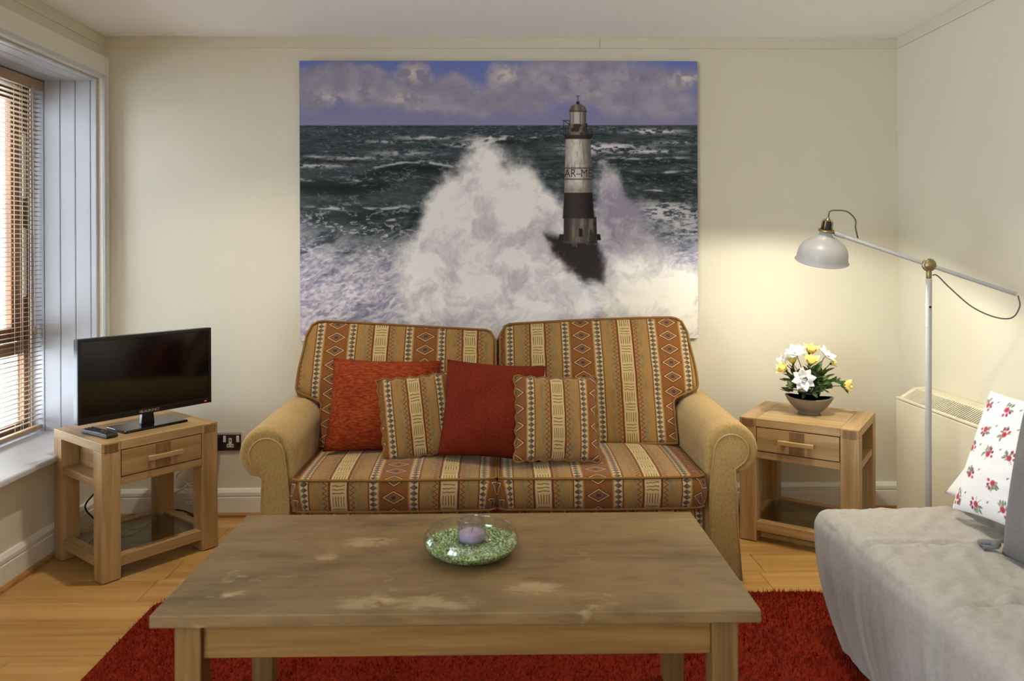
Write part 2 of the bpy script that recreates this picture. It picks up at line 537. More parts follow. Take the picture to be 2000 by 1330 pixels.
# skirting with stepped top, and the small oak bead at its foot
def skirt_prof(s):
    return [(0, 0.0), (s * 0.020, 0.0), (s * 0.020, 0.093), (s * 0.0145, 0.096), (s * 0.0145, 0.101), (s * 0.019, 0.103), (s * 0.019, 0.118), (s * 0.010, 0.133), (0, 0.135)]
def skirt(name, axis, pos, s, a0, a1):
    pts = [(pos + p[0], p[1]) for p in skirt_prof(s)]
    return struct(name, prism(B(), pts, axis, a0, a1), m_trim)
skirt('baseboard_back', 'X', YB, -1, XL, XR)
skirt('baseboard_left', 'Y', XL, 1, YF, YB - 0.02)
skirt('baseboard_right', 'Y', XR, -1, YF, YB - 0.02)
struct('trim_5', prism(B(), [(YB - 0.020, 0.0005), (YB - 0.036, 0.0005), (YB - 0.034, 0.011), (YB - 0.028, 0.018), (YB - 0.020, 0.020)], 'X', XL + 0.02, XR - 0.02), m_bead)
struct('trim_6', prism(B(), [(XL + 0.020, 0.0005), (XL + 0.036, 0.0005), (XL + 0.034, 0.011), (XL + 0.028, 0.018), (XL + 0.020, 0.020)], 'Y', YF, YB - 0.04), m_bead)

# ---- window: reveal boards, casing, sill, brown frame, panes
win = thing('window_1', (XL, (WY0 + WY1) / 2, WZ0), kind='structure')
win['label'] = 'white panelled window recess with brown wooden window frame'
def wpart(name, bm, mat, parent=None, **k):
    return mk(name, bm, mat, parent or win, world=True, **k)
RX0 = -2.262   # plane of the wooden frame
# lining boards of the far reveal (seen face on), grooves between
edges = [XL - 0.002, -1.972, -2.045, -2.118, -2.196, RX0]
for a, b in zip(edges[:-1], edges[1:]):
    wpart('lining_board', bx(b + 0.0015, a - 0.0015, WY1 - 0.012, WY1 - 0.0005, WZ0, WZ1), m_lining, bevel=0.003)
    wpart('lining_board', bx(b + 0.0015, a - 0.0015, WY0 + 0.0005, WY0 + 0.012, WZ0, WZ1), m_lining, bevel=0.003)
    wpart('lining_board', bx(b + 0.0015, a - 0.0015, WY0 + 0.012, WY1 - 0.012, WZ1 - 0.012, WZ1 - 0.0005), m_lining, bevel=0.003)
# casing: stepped architrave round the opening
def casing(name, y0, y1, z0, z1):
    o = wpart(name, bx(XL + 0.0005, XL + 0.022, y0, y1, z0, z1), m_trim, bevel=0.003)
    return o
casing('casing', WY1 + 0.001, YB - 0.001, 0.36, WZ1 + 0.115)
casing('casing', WY0 - 0.10, WY0 - 0.001, 0.36, WZ1 + 0.115)
casing('casing', WY0 - 0.001, WY1 + 0.001, WZ1 + 0.001, WZ1 + 0.115)
# inner beads
for (y0, y1, z0, z1) in ((WY1 + 0.001, WY1 + 0.022, 0.43, WZ1 + 0.022), (WY0 - 0.022, WY0 - 0.001, 0.43, WZ1 + 0.022), (WY0, WY1, WZ1 + 0.001, WZ1 + 0.022)):
    wpart('casing_bead', bx(XL + 0.022, XL + 0.031, y0, y1, z0, z1), m_lining, bevel=0.004)
wpart('window_sill', bx(RX0 - 0.02, XL + 0.062, WY0 - 0.14, YB - 0.024, WZ0 - 0.002, WZ0 + 0.024), m_lining, bevel=0.007, bseg=3)
# wooden frame
FZ0, FZ1 = WZ0 + 0.024, WZ1 - 0.002
def fr(name, y0, y1, z0, z1, x0=RX0 - 0.038, x1=RX0):
    return wpart(name, bx(x0, x1, y0, y1, z0, z1), m_winw, bevel=0.004)
fr('frame_jamb', WY1 - 0.06, WY1 - 0.012, FZ0, FZ1)
fr('frame_jamb', WY0 + 0.012, WY0 + 0.06, FZ0, FZ1)
fr('frame_head', WY0 + 0.06, WY1 - 0.06, FZ1 - 0.05, FZ1)
fr('frame_foot', WY0 + 0.06, WY1 - 0.06, FZ0, FZ0 + 0.06)
ymid = (WY0 + WY1) / 2
fr('mullion', ymid - 0.035, ymid + 0.035, FZ0 + 0.06, FZ1 - 0.05)
for (a, b) in ((WY0 + 0.06, ymid - 0.035), (ymid + 0.035, WY1 - 0.06)):
    fr('transom', a, b, 0.83, 0.885)
    for (z0, z1, t) in ((FZ0 + 0.06, 0.83, 0.04), (0.885, FZ1 - 0.05, 0.075)):
        if t > 0.05:
            s_ = [(a + 0.008, a + t, z0 + 0.006, z1 - 0.006), (b - t, b - 0.008, z0 + 0.006, z1 - 0.006), (a + t, b - t, z0 + 0.006, z0 + t), (a + t, b - t, z1 - t, z1 - 0.006)]
            for q in s_: fr('sash_rail', *q, x0=RX0 - 0.044, x1=RX0 - 0.012)
            wpart('pane', bx(RX0 - 0.030, RX0 - 0.025, a + t, b - t, z0 + t, z1 - t), m_pane)
        else:
            wpart('pane', bx(RX0 - 0.030, RX0 - 0.025, a, b, z0, z1), m_pane)
# pale rounded strips on the far jamb
for (z0, z1) in ((1.57, 1.88), (1.10, 1.43)):
    bm = B()
    yc, ww = WY1 - 0.062, 0.011
    pts = [(yc + ww * math.cos(t), z1 - ww + ww * math.sin(t)) for t in [i * PI / 8 for i in range(9)]] + [(yc + ww * math.cos(t), z0 + ww + ww * math.sin(t)) for t in [PI + i * PI / 8 for i in range(9)]]
    prism(bm, pts, 'X', RX0 + 0.0005, RX0 + 0.006)
    wpart('jamb_strip', bm, m_white)

# second window: out of view, added for daylight fill
fill_win = thing('fill_window', (XL, (VY0 + VY1) / 2, WZ0), kind='structure')
fill_win['label'] = 'unseen brown wooden window added along the same wall for daylight fill'
vm = (VY0 + VY1) / 2
for (a, b, c, d) in ((VY0 + 0.001, VY0 + 0.06, FZ0, FZ1), (VY1 - 0.06, VY1 - 0.001, FZ0, FZ1), (vm - 0.035, vm + 0.035, FZ0 + 0.06, FZ1 - 0.05), (VY0 + 0.06, VY1 - 0.06, FZ1 - 0.05, FZ1), (VY0 + 0.06, VY1 - 0.06, FZ0, FZ0 + 0.06)):
    wpart('frame_bar', bx(RX0 - 0.038, RX0, a, b, c, d), m_winw, fill_win, bevel=0.004)
for (a, b) in ((VY0 + 0.06, vm - 0.035), (vm + 0.035, VY1 - 0.06)):
    wpart('pane', bx(RX0 - 0.030, RX0 - 0.025, a, b, FZ0 + 0.06, FZ1 - 0.05), m_pane, fill_win)
wpart('window_sill', bx(RX0 - 0.02, XL + 0.062, VY0 - 0.05, VY1 + 0.05, WZ0 - 0.002, WZ0 + 0.024), m_trim, fill_win, bevel=0.007)
for (y0, y1, z0, z1) in ((VY1 + 0.001, VY1 + 0.10, WZ0 + 0.025, WZ1 + 0.10), (VY0 - 0.10, VY0 - 0.001, WZ0 + 0.025, WZ1 + 0.10), (VY0 - 0.001, VY1 + 0.001, WZ1 + 0.001, WZ1 + 0.10)):
    wpart('casing', bx(XL + 0.0005, XL + 0.022, y0, y1, z0, z1), m_trim, fill_win, bevel=0.003)

# ---- venetian blind
bx_x = -2.205
blind = thing('venetian_blind', (bx_x, (WY0 + WY1) / 2, 2.12), label='pale wooden venetian blind with open slats hanging in the window', cat='blind')
mk('headrail', bx(bx_x - 0.028, bx_x + 0.012, WY0 + 0.02, WY1 - 0.016, 2.094, 2.138), m_rail, blind, world=True, bevel=0.003)
slat_bm = B()
n_y = 2
prof = [(-0.0125, 0.0), (-0.006, 0.0014), (0.0, 0.0019), (0.006, 0.0014), (0.0125, 0.0)]
for s_y in (0, 1): pass
L0, L1 = WY0 + 0.026, WY1 - 0.022
top = [slat_bm.verts.new((p[0], yy, p[1])) for yy in (L0, L1) for p in prof]
bot = [slat_bm.verts.new((p[0], yy, p[1] - 0.0016)) for yy in (L0, L1) for p in prof]
k = len(prof)
for i in range(k - 1):
    slat_bm.faces.new((top[i], top[i + 1], top[k + i + 1], top[k + i]))
    slat_bm.faces.new((bot[i], bot[k + i], bot[k + i + 1], bot[i + 1]))
    for e in (0, k): slat_bm.faces.new((top[e + i], bot[e + i], bot[e + i + 1], top[e + i + 1]))
for e in (0, k - 1): slat_bm.faces.new((top[e], top[k + e], bot[k + e], bot[e]))
slat_bm.transform(Matrix.Translation((0, -(WY0 + WY1) / 2, 0)))
bmesh.ops.recalc_face_normals(slat_bm, faces=slat_bm.faces[:])
slat_me = bpy.data.meshes.new('slat'); slat_bm.to_mesh(slat_me); slat_bm.free()
z = 2.072
slat_z = []
while z > 0.497:
    o = link_mesh('slat', slat_me, m_slat, blind)
    o.location = (-0.008, 0, z - 2.12)
    o.rotation_euler = (0, math.radians(-5 + random.uniform(-1.2, 1.2)), 0)
    slat_z.append(z)
    z -= 0.0217
mk('bottom_rail', bx(bx_x - 0.022, bx_x + 0.006, L0, L1, 0.462, 0.482), m_rail, blind, world=True, bevel=0.004)
for yy in (WY1 - 0.13, WY1 - 0.19, ymid, WY0 + 0.13):
    for dx in (-0.0215, 0.006):
        mk('ladder_cord', tube(B(), [(bx_x + dx, yy, 2.094), (bx_x + dx, yy, 0.482)], 0.0009, 5), m_cord, blind, world=True)
pc = mk('pull_cord', tube(B(), spline([(bx_x + 0.016, WY1 - 0.11, 2.10), (bx_x + 0.018, WY1 - 0.108, 1.4), (bx_x + 0.02, WY1 - 0.105, 0.96)], 4), 0.0012, 5), m_cord, blind, world=True)
mk('acorn', lathe(B(), [(0, 0), (0.009, 0.004), (0.010, 0.014), (0.008, 0.022), (0.0095, 0.026), (0.006, 0.036), (0.002, 0.042), (0, 0.042)], 12, Matrix.Translation((bx_x + 0.02, WY1 - 0.105, 0.92))), m_rail, pc, world=True, smooth=True)

# ---- two recessed ceiling spots (just out of view), each with its own lamp; right one added as fill
m_glow_b = bpy.data.materials.new('downlight_glow'); m_glow_b.use_nodes = True
_b = m_glow_b.node_tree.nodes['Principled BSDF']
_b.inputs['Emission Color'].default_value = (1.0, 0.88, 0.70, 1); _b.inputs['Emission Strength'].default_value = 6.0
for (x, yy, pw, lb) in ((-1.12, 3.02, 0.70, 'recessed ceiling spot above the left end of the sofa'), (1.05, 2.60, 0.62, 'unseen ceiling spot added to brighten the floor and throw at the right')):
    d = thing('ceiling_downlight', (x, yy, ZC - 0.008), label=lb, cat='downlight', group='recessed ceiling downlights')
    mk('ring', lathe(B(), [(0.042, 0.0075), (0.055, 0.0075), (0.054, 0.002), (0.042, 0.0)], 24, close=True), m_white, d, smooth=True)
    mk('diffuser', lathe(B(), [(0, 0.003), (0.0415, 0.003), (0.0415, 0.007), (0, 0.007)], 16), m_glow_b, d)
    sl = bpy.data.lights.new('spot_lamp', 'SPOT'); sl.energy = SPOT_WATTS * pw; sl.color = (1.0, 0.88, 0.70); sl.shadow_soft_size = 0.035; sl.spot_size = math.radians(105); sl.spot_blend = 0.9
    so = bpy.data.objects.new('spot_lamp', sl); COL.objects.link(so); so.parent = d; so.location = (0, 0, -0.004)

# ================================================================== POSTER
rs = np.random.RandomState(11)
_G = {}
def vnoise(X, Y, seed):
    N = 256
    if seed not in _G: _G[seed] = np.random.RandomState(seed).rand(N, N).astype(np.float32)
    G = _G[seed]
    if X.ndim == 2 and np.array_equal(X[0], X[-1]) and np.array_equal(Y[:, 0], Y[:, -1]) and np.array_equal(X[0], X[len(X) // 2]):
        x, y = X[0], Y[:, 0]
        xi = np.floor(x).astype(np.int32); yi = np.floor(y).astype(np.int32)
        fx = (x - xi).astype(np.float32); fy = (y - yi).astype(np.float32)
        fx = fx * fx * (3 - 2 * fx); fy = (fy * fy * (3 - 2 * fy))[:, None]
        R = G[:, xi % N] * (1 - fx) + G[:, (xi + 1) % N] * fx
        return R[yi % N] * (1 - fy) + R[(yi + 1) % N] * fy
    X = X.astype(np.float32); Y = Y.astype(np.float32)
    xi = np.floor(X).astype(np.int32); yi = np.floor(Y).astype(np.int32)
    fx = X - xi; fy = Y - yi
    fx = fx * fx * (3 - 2 * fx); fy = fy * fy * (3 - 2 * fy)
    g = G.ravel()
    x0 = xi & 255; x1 = (xi + 1) & 255; y0 = (yi & 255) << 8; y1 = ((yi + 1) & 255) << 8
    a = g[y0 + x0]; b = g[y0 + x1]; c = g[y1 + x0]; d = g[y1 + x1]
    a = a + (b - a) * fx; c = c + (d - c) * fx
    return a + (c - a) * fy
def fbm(X, Y, seed, oct=5, gain=0.5):
    s = 0; a = 1; t = 0
    for i in range(oct):
        s = s + a * vnoise(X * 2 ** i + 17.3 * i, Y * 2 ** i + 9.1 * i, seed + i); t += a; a *= gain
    return s / t
def ss(a, b, x):
    t = np.clip((x - a) / (b - a), 0, 1)
    return t * t * (3 - 2 * t)
def paint_print(W, H):
    """print of a sea storm; works in a frame of 779 x 546 units, y down"""
    X, Y = np.meshgrid(np.linspace(0, 779, W).astype(np.float32), np.linspace(0, 546, H).astype(np.float32))
    def C(r, g, b): return np.array([r, g, b], float) / 255
    img = np.zeros((H, W, 3))
    def blend(col, m):
        img[:] = img * (1 - m[..., None]) + np.asarray(col) * m[..., None]
    # sky
    t = np.clip(Y / 126, 0, 1)
    img[:] = C(88, 104, 178) * (1 - t[..., None]) + C(116, 114, 152) * t[..., None]
    wx = X + 26 * (fbm(X / 40, Y / 40, 5) - .5); wy = Y + 20 * (fbm(X / 40, Y / 40, 9) - .5)
    def blob(cx, cy, rx, ry): return np.exp(-(((wx - cx) / rx) ** 2 + ((wy - cy) / ry) ** 2))
    cov = np.zeros_like(X)
    for c in ((40, 50, 70, 38), (120, 40, 50, 40), (95, 20, 50, 20), (190, 65, 60, 26), (225, 28, 34, 28), (250, 70, 70, 30), (300, 55, 40, 30), (400, 35, 34, 36), (420, 75, 60, 30), (500, 35, 70, 45), (590, 40, 70, 50), (660, 60, 60, 50), (740, 40, 40, 24), (700, 85, 80, 30), (340, 85, 80, 22)):
        cov = np.maximum(cov, blob(*c))
    n1 = fbm(X / 34, Y / 26, 21, 6)
    cm = ss(0.28, 0.62, cov * 0.75 + n1 * 0.45) * ss(132, 100, Y)
    shade = fbm(X / 26 + 3, (Y + 8) / 20, 33, 5)
    ccol = C(108, 106, 134)[None, None] * (1 - shade[..., None]) + C(164, 158, 174)[None, None] * shade[..., None]
    img[:] = img * (1 - cm[..., None] * .9) + ccol * cm[..., None] * .9
    for (cx, cy, rx, ry, k) in ((224, 22, 26, 18, .7), (60, 72, 34, 12, .55), (205, 76, 30, 16, .6), (398, 24, 26, 20, .8), (545, 36, 30, 14, .3), (752, 36, 30, 14, .8), (575, 62, 20, 8, .45), (120, 60, 26, 12, .4), (470, 30, 20, 16, .25), (640, 30, 30, 20, .25)):
        m = blob(cx, cy, rx, ry) * ss(0.35, 0.65, fbm(X / 13, Y / 11, 41, 4)) * k * 1.3
        blend(C(206, 190, 188), np.clip(m, 0, 1))
    hz = 126
    sea = ss(hz - 0.6, hz + 0.6, Y)
    # sea in perspective
    d = np.maximum(Y - hz, 0.5)
    px = (X - 390) / (d + 26) * 60; py = 2600 / (d + 26)
    sw = fbm(px / 26 + .2 * fbm(px / 10, py * 1.2, 77), py * 1.15, 51, 5)
    fine = fbm(X / 12 + 4 * fbm(X / 30, Y / 10, 2), Y / 3.6, 61, 5, .6)
    dark = C(20, 28, 30); mid = C(64, 74, 78)
    f = np.clip((sw - .30) / .4, 0, 1) * .55 + np.clip((fine - .3) / .4, 0, 1) * .45
    scol = dark + (mid - dark) * f[..., None]
    scol = scol * (1 - .25 * ss(160, 40, d))[..., None] + C(52, 56, 68) * (.25 * ss(160, 40, d))[..., None]
    img[:] = img * (1 - sea[..., None]) + scol * sea[..., None]
    # dark swells on the left
    for (yc, x0, x1, amp, th, k) in ((238, -50, 190, 10, 13, .85), (224, 120, 330, -14, 11, .8), (300, 0, 240, 6, 16, .5), (190, 0, 150, 5, 6, .5), (165, 300, 470, -6, 7, .6), (150, 380, 520, 4, 5, .5), (330, 140, 260, -8, 12, .7), (228, 640, 779, 4, 12, .6), (195, 590, 779, 3, 6, .5), (262, 660, 779, 5, 10, .5)):
        yy = yc + amp * np.sin((X - x0) / max(1, (x1 - x0)) * PI) + 5 * (fbm(X / 30, X * 0, 88) - .5)
        m = np.exp(-((Y - yy) / th) ** 2) * ss(x0 - 20, x0 + 40, X) * ss(x1 + 20, x1 - 40, X) * k
        blend(C(12, 17, 18), np.clip(m, 0, 1))
        m2 = np.exp(-((Y - yy + th * 1.05) / (1.5 + th * .1)) ** 2) * ss(x0 - 10, x0 + 40, X) * ss(x1, x1 - 50, X) * ss(.42, .62, fbm(X / 22, Y / 5, 91, 4)) * .9
        blend(C(176, 178, 188), np.clip(m2, 0, 1))
    # scattered foam lines, denser towards the viewer
    rid = 1 - np.abs(2 * fbm(X / (10 + d * .11) + 2.2 * fbm(X / 50, Y / 22, 14), Y / (2.2 + d * .035), 101, 5, .58) - 1)
    fo = ss(.84, .98, rid) * sea * (0.30 + .5 * ss(120, 260, d)) * ss(.30, .62, fbm(X / 60, Y / 22, 15, 4) + .12 * ss(100, 250, d)) * ss(.40, .62, fbm(X / 7, Y / 2.6, 19, 4, .6)) * 1.2
    blend(C(190, 188, 202), np.clip(fo, 0, 1))
    for (cx, cy, rx, ry, k) in ((690, 138, 60, 5, .8), (600, 168, 80, 7, .8), (680, 178, 70, 4, .7), (560, 178, 40, 8, .6), (740, 160, 40, 4, .5), (720, 300, 60, 22, .8), (760, 330, 40, 26, .7), (30, 205, 60, 4, .6), (200, 180, 60, 6, .5), (110, 190, 60, 4, .5), (170, 158, 50, 3, .5), (250, 150, 60, 4, .6), (330, 165, 50, 5, .6), (700, 290, 60, 10, .5)):
        m = np.exp(-(((X - cx) / rx) ** 2 + ((Y - cy) / ry) ** 2)) * ss(.40, .6, fbm(X / 11, Y / 4, 120, 5, .6)) * k
        blend(C(206, 204, 212), np.clip(m * 1.4, 0, 1))
    # churned white water in the lower part
    wxx = X + 40 * (fbm(X / 60, Y / 60, 131) - .5); wyy = Y + 30 * (fbm(X / 50, Y / 50, 141) - .5)
    ch = fbm(wxx / 46, (wyy + .35 * wxx) / 13, 151, 6, .58)
    tex = fbm(wxx / 9, (wyy + .25 * wxx) / 4.5, 161, 4, .6)
    edge = 300 + 26 * np.sin(X / 90) - 30 * ss(150, 330, X)
    low = ss(-40, 120, Y - edge)
    cover = ss(.34, .60, ch * .8 + .36 * low) * low
    lil = C(118, 116, 148); whi = C(228, 225, 232)
    f2 = np.clip((tex - .28) / .44, 0, 1) * .75 + np.clip((ch - .35) / .3, 0, 1) * .25
    wc = lil + (whi - lil) * f2[..., None]
    img[:] = img * (1 - cover[..., None]) + wc * cover[..., None]
    dk = ss(.58, .70, fbm(wxx / 60 + 5, (wyy + .4 * wxx) / 18, 171, 5)) * ss(370, 430, Y) * .55
    blend(C(84, 84, 112), dk)
    blend(C(78, 80, 92), np.exp(-(((X - 545) / 60) ** 2 + ((Y - 505) / 16) ** 2)) * .8 * ss(.35, .6, fbm(X / 14, Y / 6, 183)))
    # burst of spray: two plumes
    ex = X + 70 * (fbm(X / 55, Y / 55, 191, 5) - .5); ey = Y + 60 * (fbm(X / 50, Y / 50, 195, 5) - .5)
    def poly_sd(P, x, y):
        P = np.array(P, float); n = len(P)
        dd = np.full(x.shape, 1e9); ins = np.zeros(x.shape, bool)
        for i in range(n):
            a, b = P[i], P[(i + 1) % n]
            e = b - a; wx_, wy_ = x - a[0], y - a[1]
            tt = np.clip((wx_ * e[0] + wy_ * e[1]) / (e @ e), 0, 1)
            dd = np.minimum(dd, (wx_ - e[0] * tt) ** 2 + (wy_ - e[1] * tt) ** 2)
            c = ((a[1] > y) != (b[1] > y)) & (x < (b[0] - a[0]) * (y - a[1]) / (b[1] - a[1] + 1e-9) + a[0])
            ins ^= c
        dd = np.sqrt(dd)
        return np.where(ins, -dd, dd)
    P1 = [(360, 152), (398, 168), (405, 200), (452, 218), (506, 250), (530, 300), (515, 380), (560, 430), (590, 470), (560, 560), (300, 560), (180, 480), (190, 420), (210, 330), (240, 270), (290, 205), (335, 165)]
    P2 = [(590, 214), (622, 222), (640, 250), (680, 280), (694, 330), (725, 380), (779, 395), (800, 560), (590, 560), (585, 480), (580, 380), (566, 320), (570, 250)]
    cl = fbm(ex / 36, ey / 36, 201, 6, .55)
    soft = fbm(X / 90, Y / 90, 211, 4)
    for P, sft, seed in ((P1, 26, 221), (P2, 20, 231)):
        sd = poly_sd(P, ex, ey) + 26 * (fbm(X / 20, Y / 20, seed, 5, .6) - .5)
        m = ss(sft * .55, -sft * 1.1, sd)
        m = m * (1 - .55 * ss(460, 560, Y) * ss(.45, .6, ch))
        a0 = C(136, 130, 150); a1 = C(247, 242, 242)
        g = np.clip((cl - .30) / .36, 0, 1) * .62 + np.clip((soft - .25) / .4, 0, 1) * .25 + .18
        if seed == 221: g = g + .22 * np.exp(-(((X - 420) / 120) ** 2 + ((Y - 280) / 120) ** 2)) + .12
        if seed == 231:
            g = g - .42 * np.exp(-(((X - 650) / 60) ** 2 + ((Y - 300) / 70) ** 2)) - .3 * np.exp(-(((X - 600) / 30) ** 2 + ((Y - 360) / 70) ** 2)) + .2 * ss(370, 440, Y) + .2 * np.exp(-(((X - 595) / 30) ** 2 + ((Y - 235) / 25) ** 2))
        g = np.clip(g + .5 * (fbm(ex / 9, ey / 9, seed + 3, 4, .6) - .5) + .02, 0, 1)
        pc_ = a0 + (a1 - a0) * g[..., None]
        if seed == 231:
            wm = ss(380, 480, Y)[..., None]
            pc_ = pc_ * (1 - wm) + (C(150, 142, 146) + (C(238, 230, 216) - C(150, 142, 146)) * g[..., None]) * wm
        img[:] = img * (1 - m[..., None]) + pc_ * m[..., None]
    # wisps thrown up at the crest
    for (x0, y0, x1, y1, wd) in ((330, 170, 400, 150, 5), (340, 160, 372, 150, 4), (352, 190, 372, 152, 7)):
        e = np.array([x1 - x0, y1 - y0], float); tt = np.clip(((X - x0) * e[0] + (Y - y0) * e[1]) / (e @ e), 0, 1)
        dd = np.hypot(X - x0 - e[0] * tt, Y - y0 - e[1] * tt) + 5 * (fbm(X / 7, Y / 7, 241) - .5)
        blend(C(222, 218, 226), ss(wd, 0, dd) * .7)
    # rock under the tower
    rx = X + 16 * (fbm(X / 18, Y / 18, 251) - .5); ry = Y + 14 * (fbm(X / 18, Y / 18, 255) - .5)
    rock = [(478, 338), (515, 348), (580, 352), (592, 380), (591, 434), (556, 434), (540, 420), (512, 398), (490, 375)]
    sd = poly_sd(rock, rx, ry)
    blend(C(30, 25, 27), ss(10, -10, sd) * .97)
    hl = ss(.62, .8, fbm(X / 4, Y / 12, 261)) * ss(4, -6, sd) * ss(410, 350, Y) * .6
    blend(C(128, 112, 92), hl)
    # ---- tower
    cx = 543.5
    def part(y0, y1, h0, h1, c, cx0=cx, cx1=None, e=.8):
        cx1 = cx0 if cx1 is None else cx1
        tt = np.clip((Y - y0) / (y1 - y0), 0, 1)
        h = h0 + (h1 - h0) * tt; c0 = cx0 + (cx1 - cx0) * tt
        m = ss(h + e, h - e, np.abs(X - c0)) * ss(y0 - e, y0 + e, Y) * ss(y1 + e, y1 - e, Y)
        q = np.clip((X - c0) / h, -1, 1)
        lit = .80 + .26 * np.exp(-((q + .15) / .45) ** 2) - .42 * ss(.2, 1, q) - .12 * ss(-.6, -1, q)
        blend(np.array(c)[None, None] * lit[..., None], m)
    gr = .82 + .36 * fbm(X / 5, Y / 9, 271, 4, .6)
    part(340, 352, 40, 42, C(38, 32, 32), 546)
    part(306, 358, 32, 33, C(78, 70, 66) , 547)
    st = (ss(.5, .7, fbm(X / 4, Y / 40, 281)))
    mm = ss(33, 31, np.abs(X - 547)) * ss(306, 312, Y) * ss(356, 352, Y)
    blend(C(128, 118, 110), mm * st * .6)
    blend(C(34, 29, 29), mm * ss(-18, -26, X - 547) * .8)
    blend(C(26, 22, 22), ss(4, 3, np.abs(X - 548)) * ss(328, 330, Y) * ss(346, 344, Y))
    part(258, 309, 27.5, 31, C(48, 40, 40))
    part(152, 258, 24.5, 27.5, C(196, 186, 180))
    mm = ss(27, 25, np.abs(X - cx)) * ss(152, 154, Y) * ss(258, 256, Y)
    img[:] = img * (1 - mm[..., None]) + img * gr[..., None] * mm[..., None]
    blend(C(96, 84, 80), mm * ss(.56, .72, fbm(X / 3, Y / 26, 291)) * .5)
    blend(C(80, 70, 68), mm * ss(236, 258, Y) * .45)
    for yl in (210, 232): blend(C(42, 34, 34), ss(1.6, .6, np.abs(Y - yl)) * ss(27, 26, np.abs(X - cx)) * .85)
    part(144, 153, 29.5, 26, C(40, 34, 33))
    part(122, 145, 18.5, 18.5, C(112, 98, 84))
    blend(C(34, 28, 28), ss(18, 17, np.abs(X - cx)) * ss(122, 124, Y) * ss(145, 143, Y) * ss(.5, .62, vnoise(X / 4, Y / 9, 301)) * .85)
    for xx in (515, 519, 524, 565, 569, 572): blend(C(38, 32, 34), ss(1.1, .4, np.abs(X - xx)) * ss(130, 131, Y) * ss(146, 145, Y))
    blend(C(38, 32, 34), ss(1.1, .4, np.abs(Y - 133)) * ss(30, 29, np.abs(X - cx)) * .7)
    for (xa, ya, xb, yb) in ((513, 117, 527, 117), (515, 117, 515, 145), (527, 117, 527, 126), (516, 117, 527, 125)):
        e = np.array([xb - xa, yb - ya], float); tt = np.clip(((X - xa) * e[0] + (Y - ya) * e[1]) / (e @ e), 0, 1)
        blend(C(40, 34, 36), ss(1.3, .5, np.hypot(X - xa - e[0] * tt, Y - ya - e[1] * tt)))
    part(98, 123, 16, 16, C(168, 160, 152))
    for xx in (528, 534, 548, 558): blend(C(60, 52, 48), ss(1.2, .4, np.abs(X - xx)) * ss(98, 99, Y) * ss(123, 122, Y) * .8)
    dome = ss(1.0, .92, ((X - cx) / 17.5) ** 2 + ((Y - 99) / 15.5) ** 2) * ss(100, 98.5, Y)
    q = (X - cx) / 17
    blend(C(92, 84, 76)[None, None] * (.8 + .5 * np.exp(-((q + .2) / .25) ** 2) + .25 * np.exp(-((q - .55) / .15) ** 2))[..., None], dome)
    blend(C(40, 34, 32), ss(1.4, .4, np.abs(Y - 98.5)) * ss(18, 17, np.abs(X - cx)))
    blend(C(30, 25, 25), ss(4.2, 3, np.hypot(X - cx, Y - 82)))
    blend(C(40, 36, 44), ss(1.0, .4, np.abs(X - cx)) * ss(66, 67, Y) * ss(82, 80, Y) * .8)
    blend(C(40, 36, 44), ss(1.2, .4, np.abs(Y - 69)) * ss(4.5, 3.5, np.abs(X - cx)) * .7)
    # spray drifting over the foot of the tower
    mist = np.exp(-(((X - 560) / 90) ** 2 + ((Y - 440) / 26) ** 2)) * ss(.42, .62, fbm(ex / 24, ey / 24, 311, 5)) * .95
    blend(C(206, 200, 204), np.clip(mist, 0, 1))
    img += (rs.rand(H, W, 1) - .5) * .035
    img = np.clip(img, 0, 1)
    return np.where(img <= .04045, img / 12.92, ((img + .055) / 1.055) ** 2.4)

def vcol_mat(name, rough=0.6, gain=1.0, bumpscale=900, spec=0.25):
    n = NB(name)
    a = n.new('ShaderNodeVertexColor'); a.layer_name = 'print'
    co = n.coord()
    wv = n.noise(co, bumpscale, 2)
    k = n.add(0.93 * gain, n.mul(wv, 0.14 * gain))
    cb = n.new('ShaderNodeCombineXYZ')
    for i in range(3): n.put(cb.inputs[i], k)
    n.bump(wv, 0.15, 0.0008)
    return n.fin(n.mix(1.0, a.outputs[0], cb.outputs[0], 'MULTIPLY'), rough, 0, spec)
def grid_mesh(name, P, colors=None, uvs=None):
    """P: (H, W, 3) array of points -> mesh"""
    H, W = P.shape[:2]
    idx = np.arange(H * W).reshape(H, W)
    q = np.stack([idx[:-1, :-1], idx[:-1, 1:], idx[1:, 1:], idx[1:, :-1]], -1).reshape(-1, 4)
    me = bpy.data.meshes.new(name)
    me.vertices.add(H * W); me.vertices.foreach_set('co', P.reshape(-1).astype(np.float32))
    me.loops.add(q.size); me.loops.foreach_set('vertex_index', q.reshape(-1).astype(np.int32))
    me.polygons.add(len(q)); me.polygons.foreach_set('loop_start', np.arange(0, q.size, 4, dtype=np.int32))
    me.update(calc_edges=True)
    if colors is not None:
        at = me.color_attributes.new('print', 'FLOAT_COLOR', 'POINT')
        c = np.ones((H * W, 4), np.float32); c[:, :3] = colors.reshape(-1, 3)
        at.data.foreach_set('color', c.reshape(-1))
    if uvs is not None:
        uv = me.uv_layers.new(name='UVMap')
        uv.data.foreach_set('uv', uvs.reshape(-1, 2)[q.reshape(-1)].astype(np.float32).reshape(-1))
    me.validate()
    return me

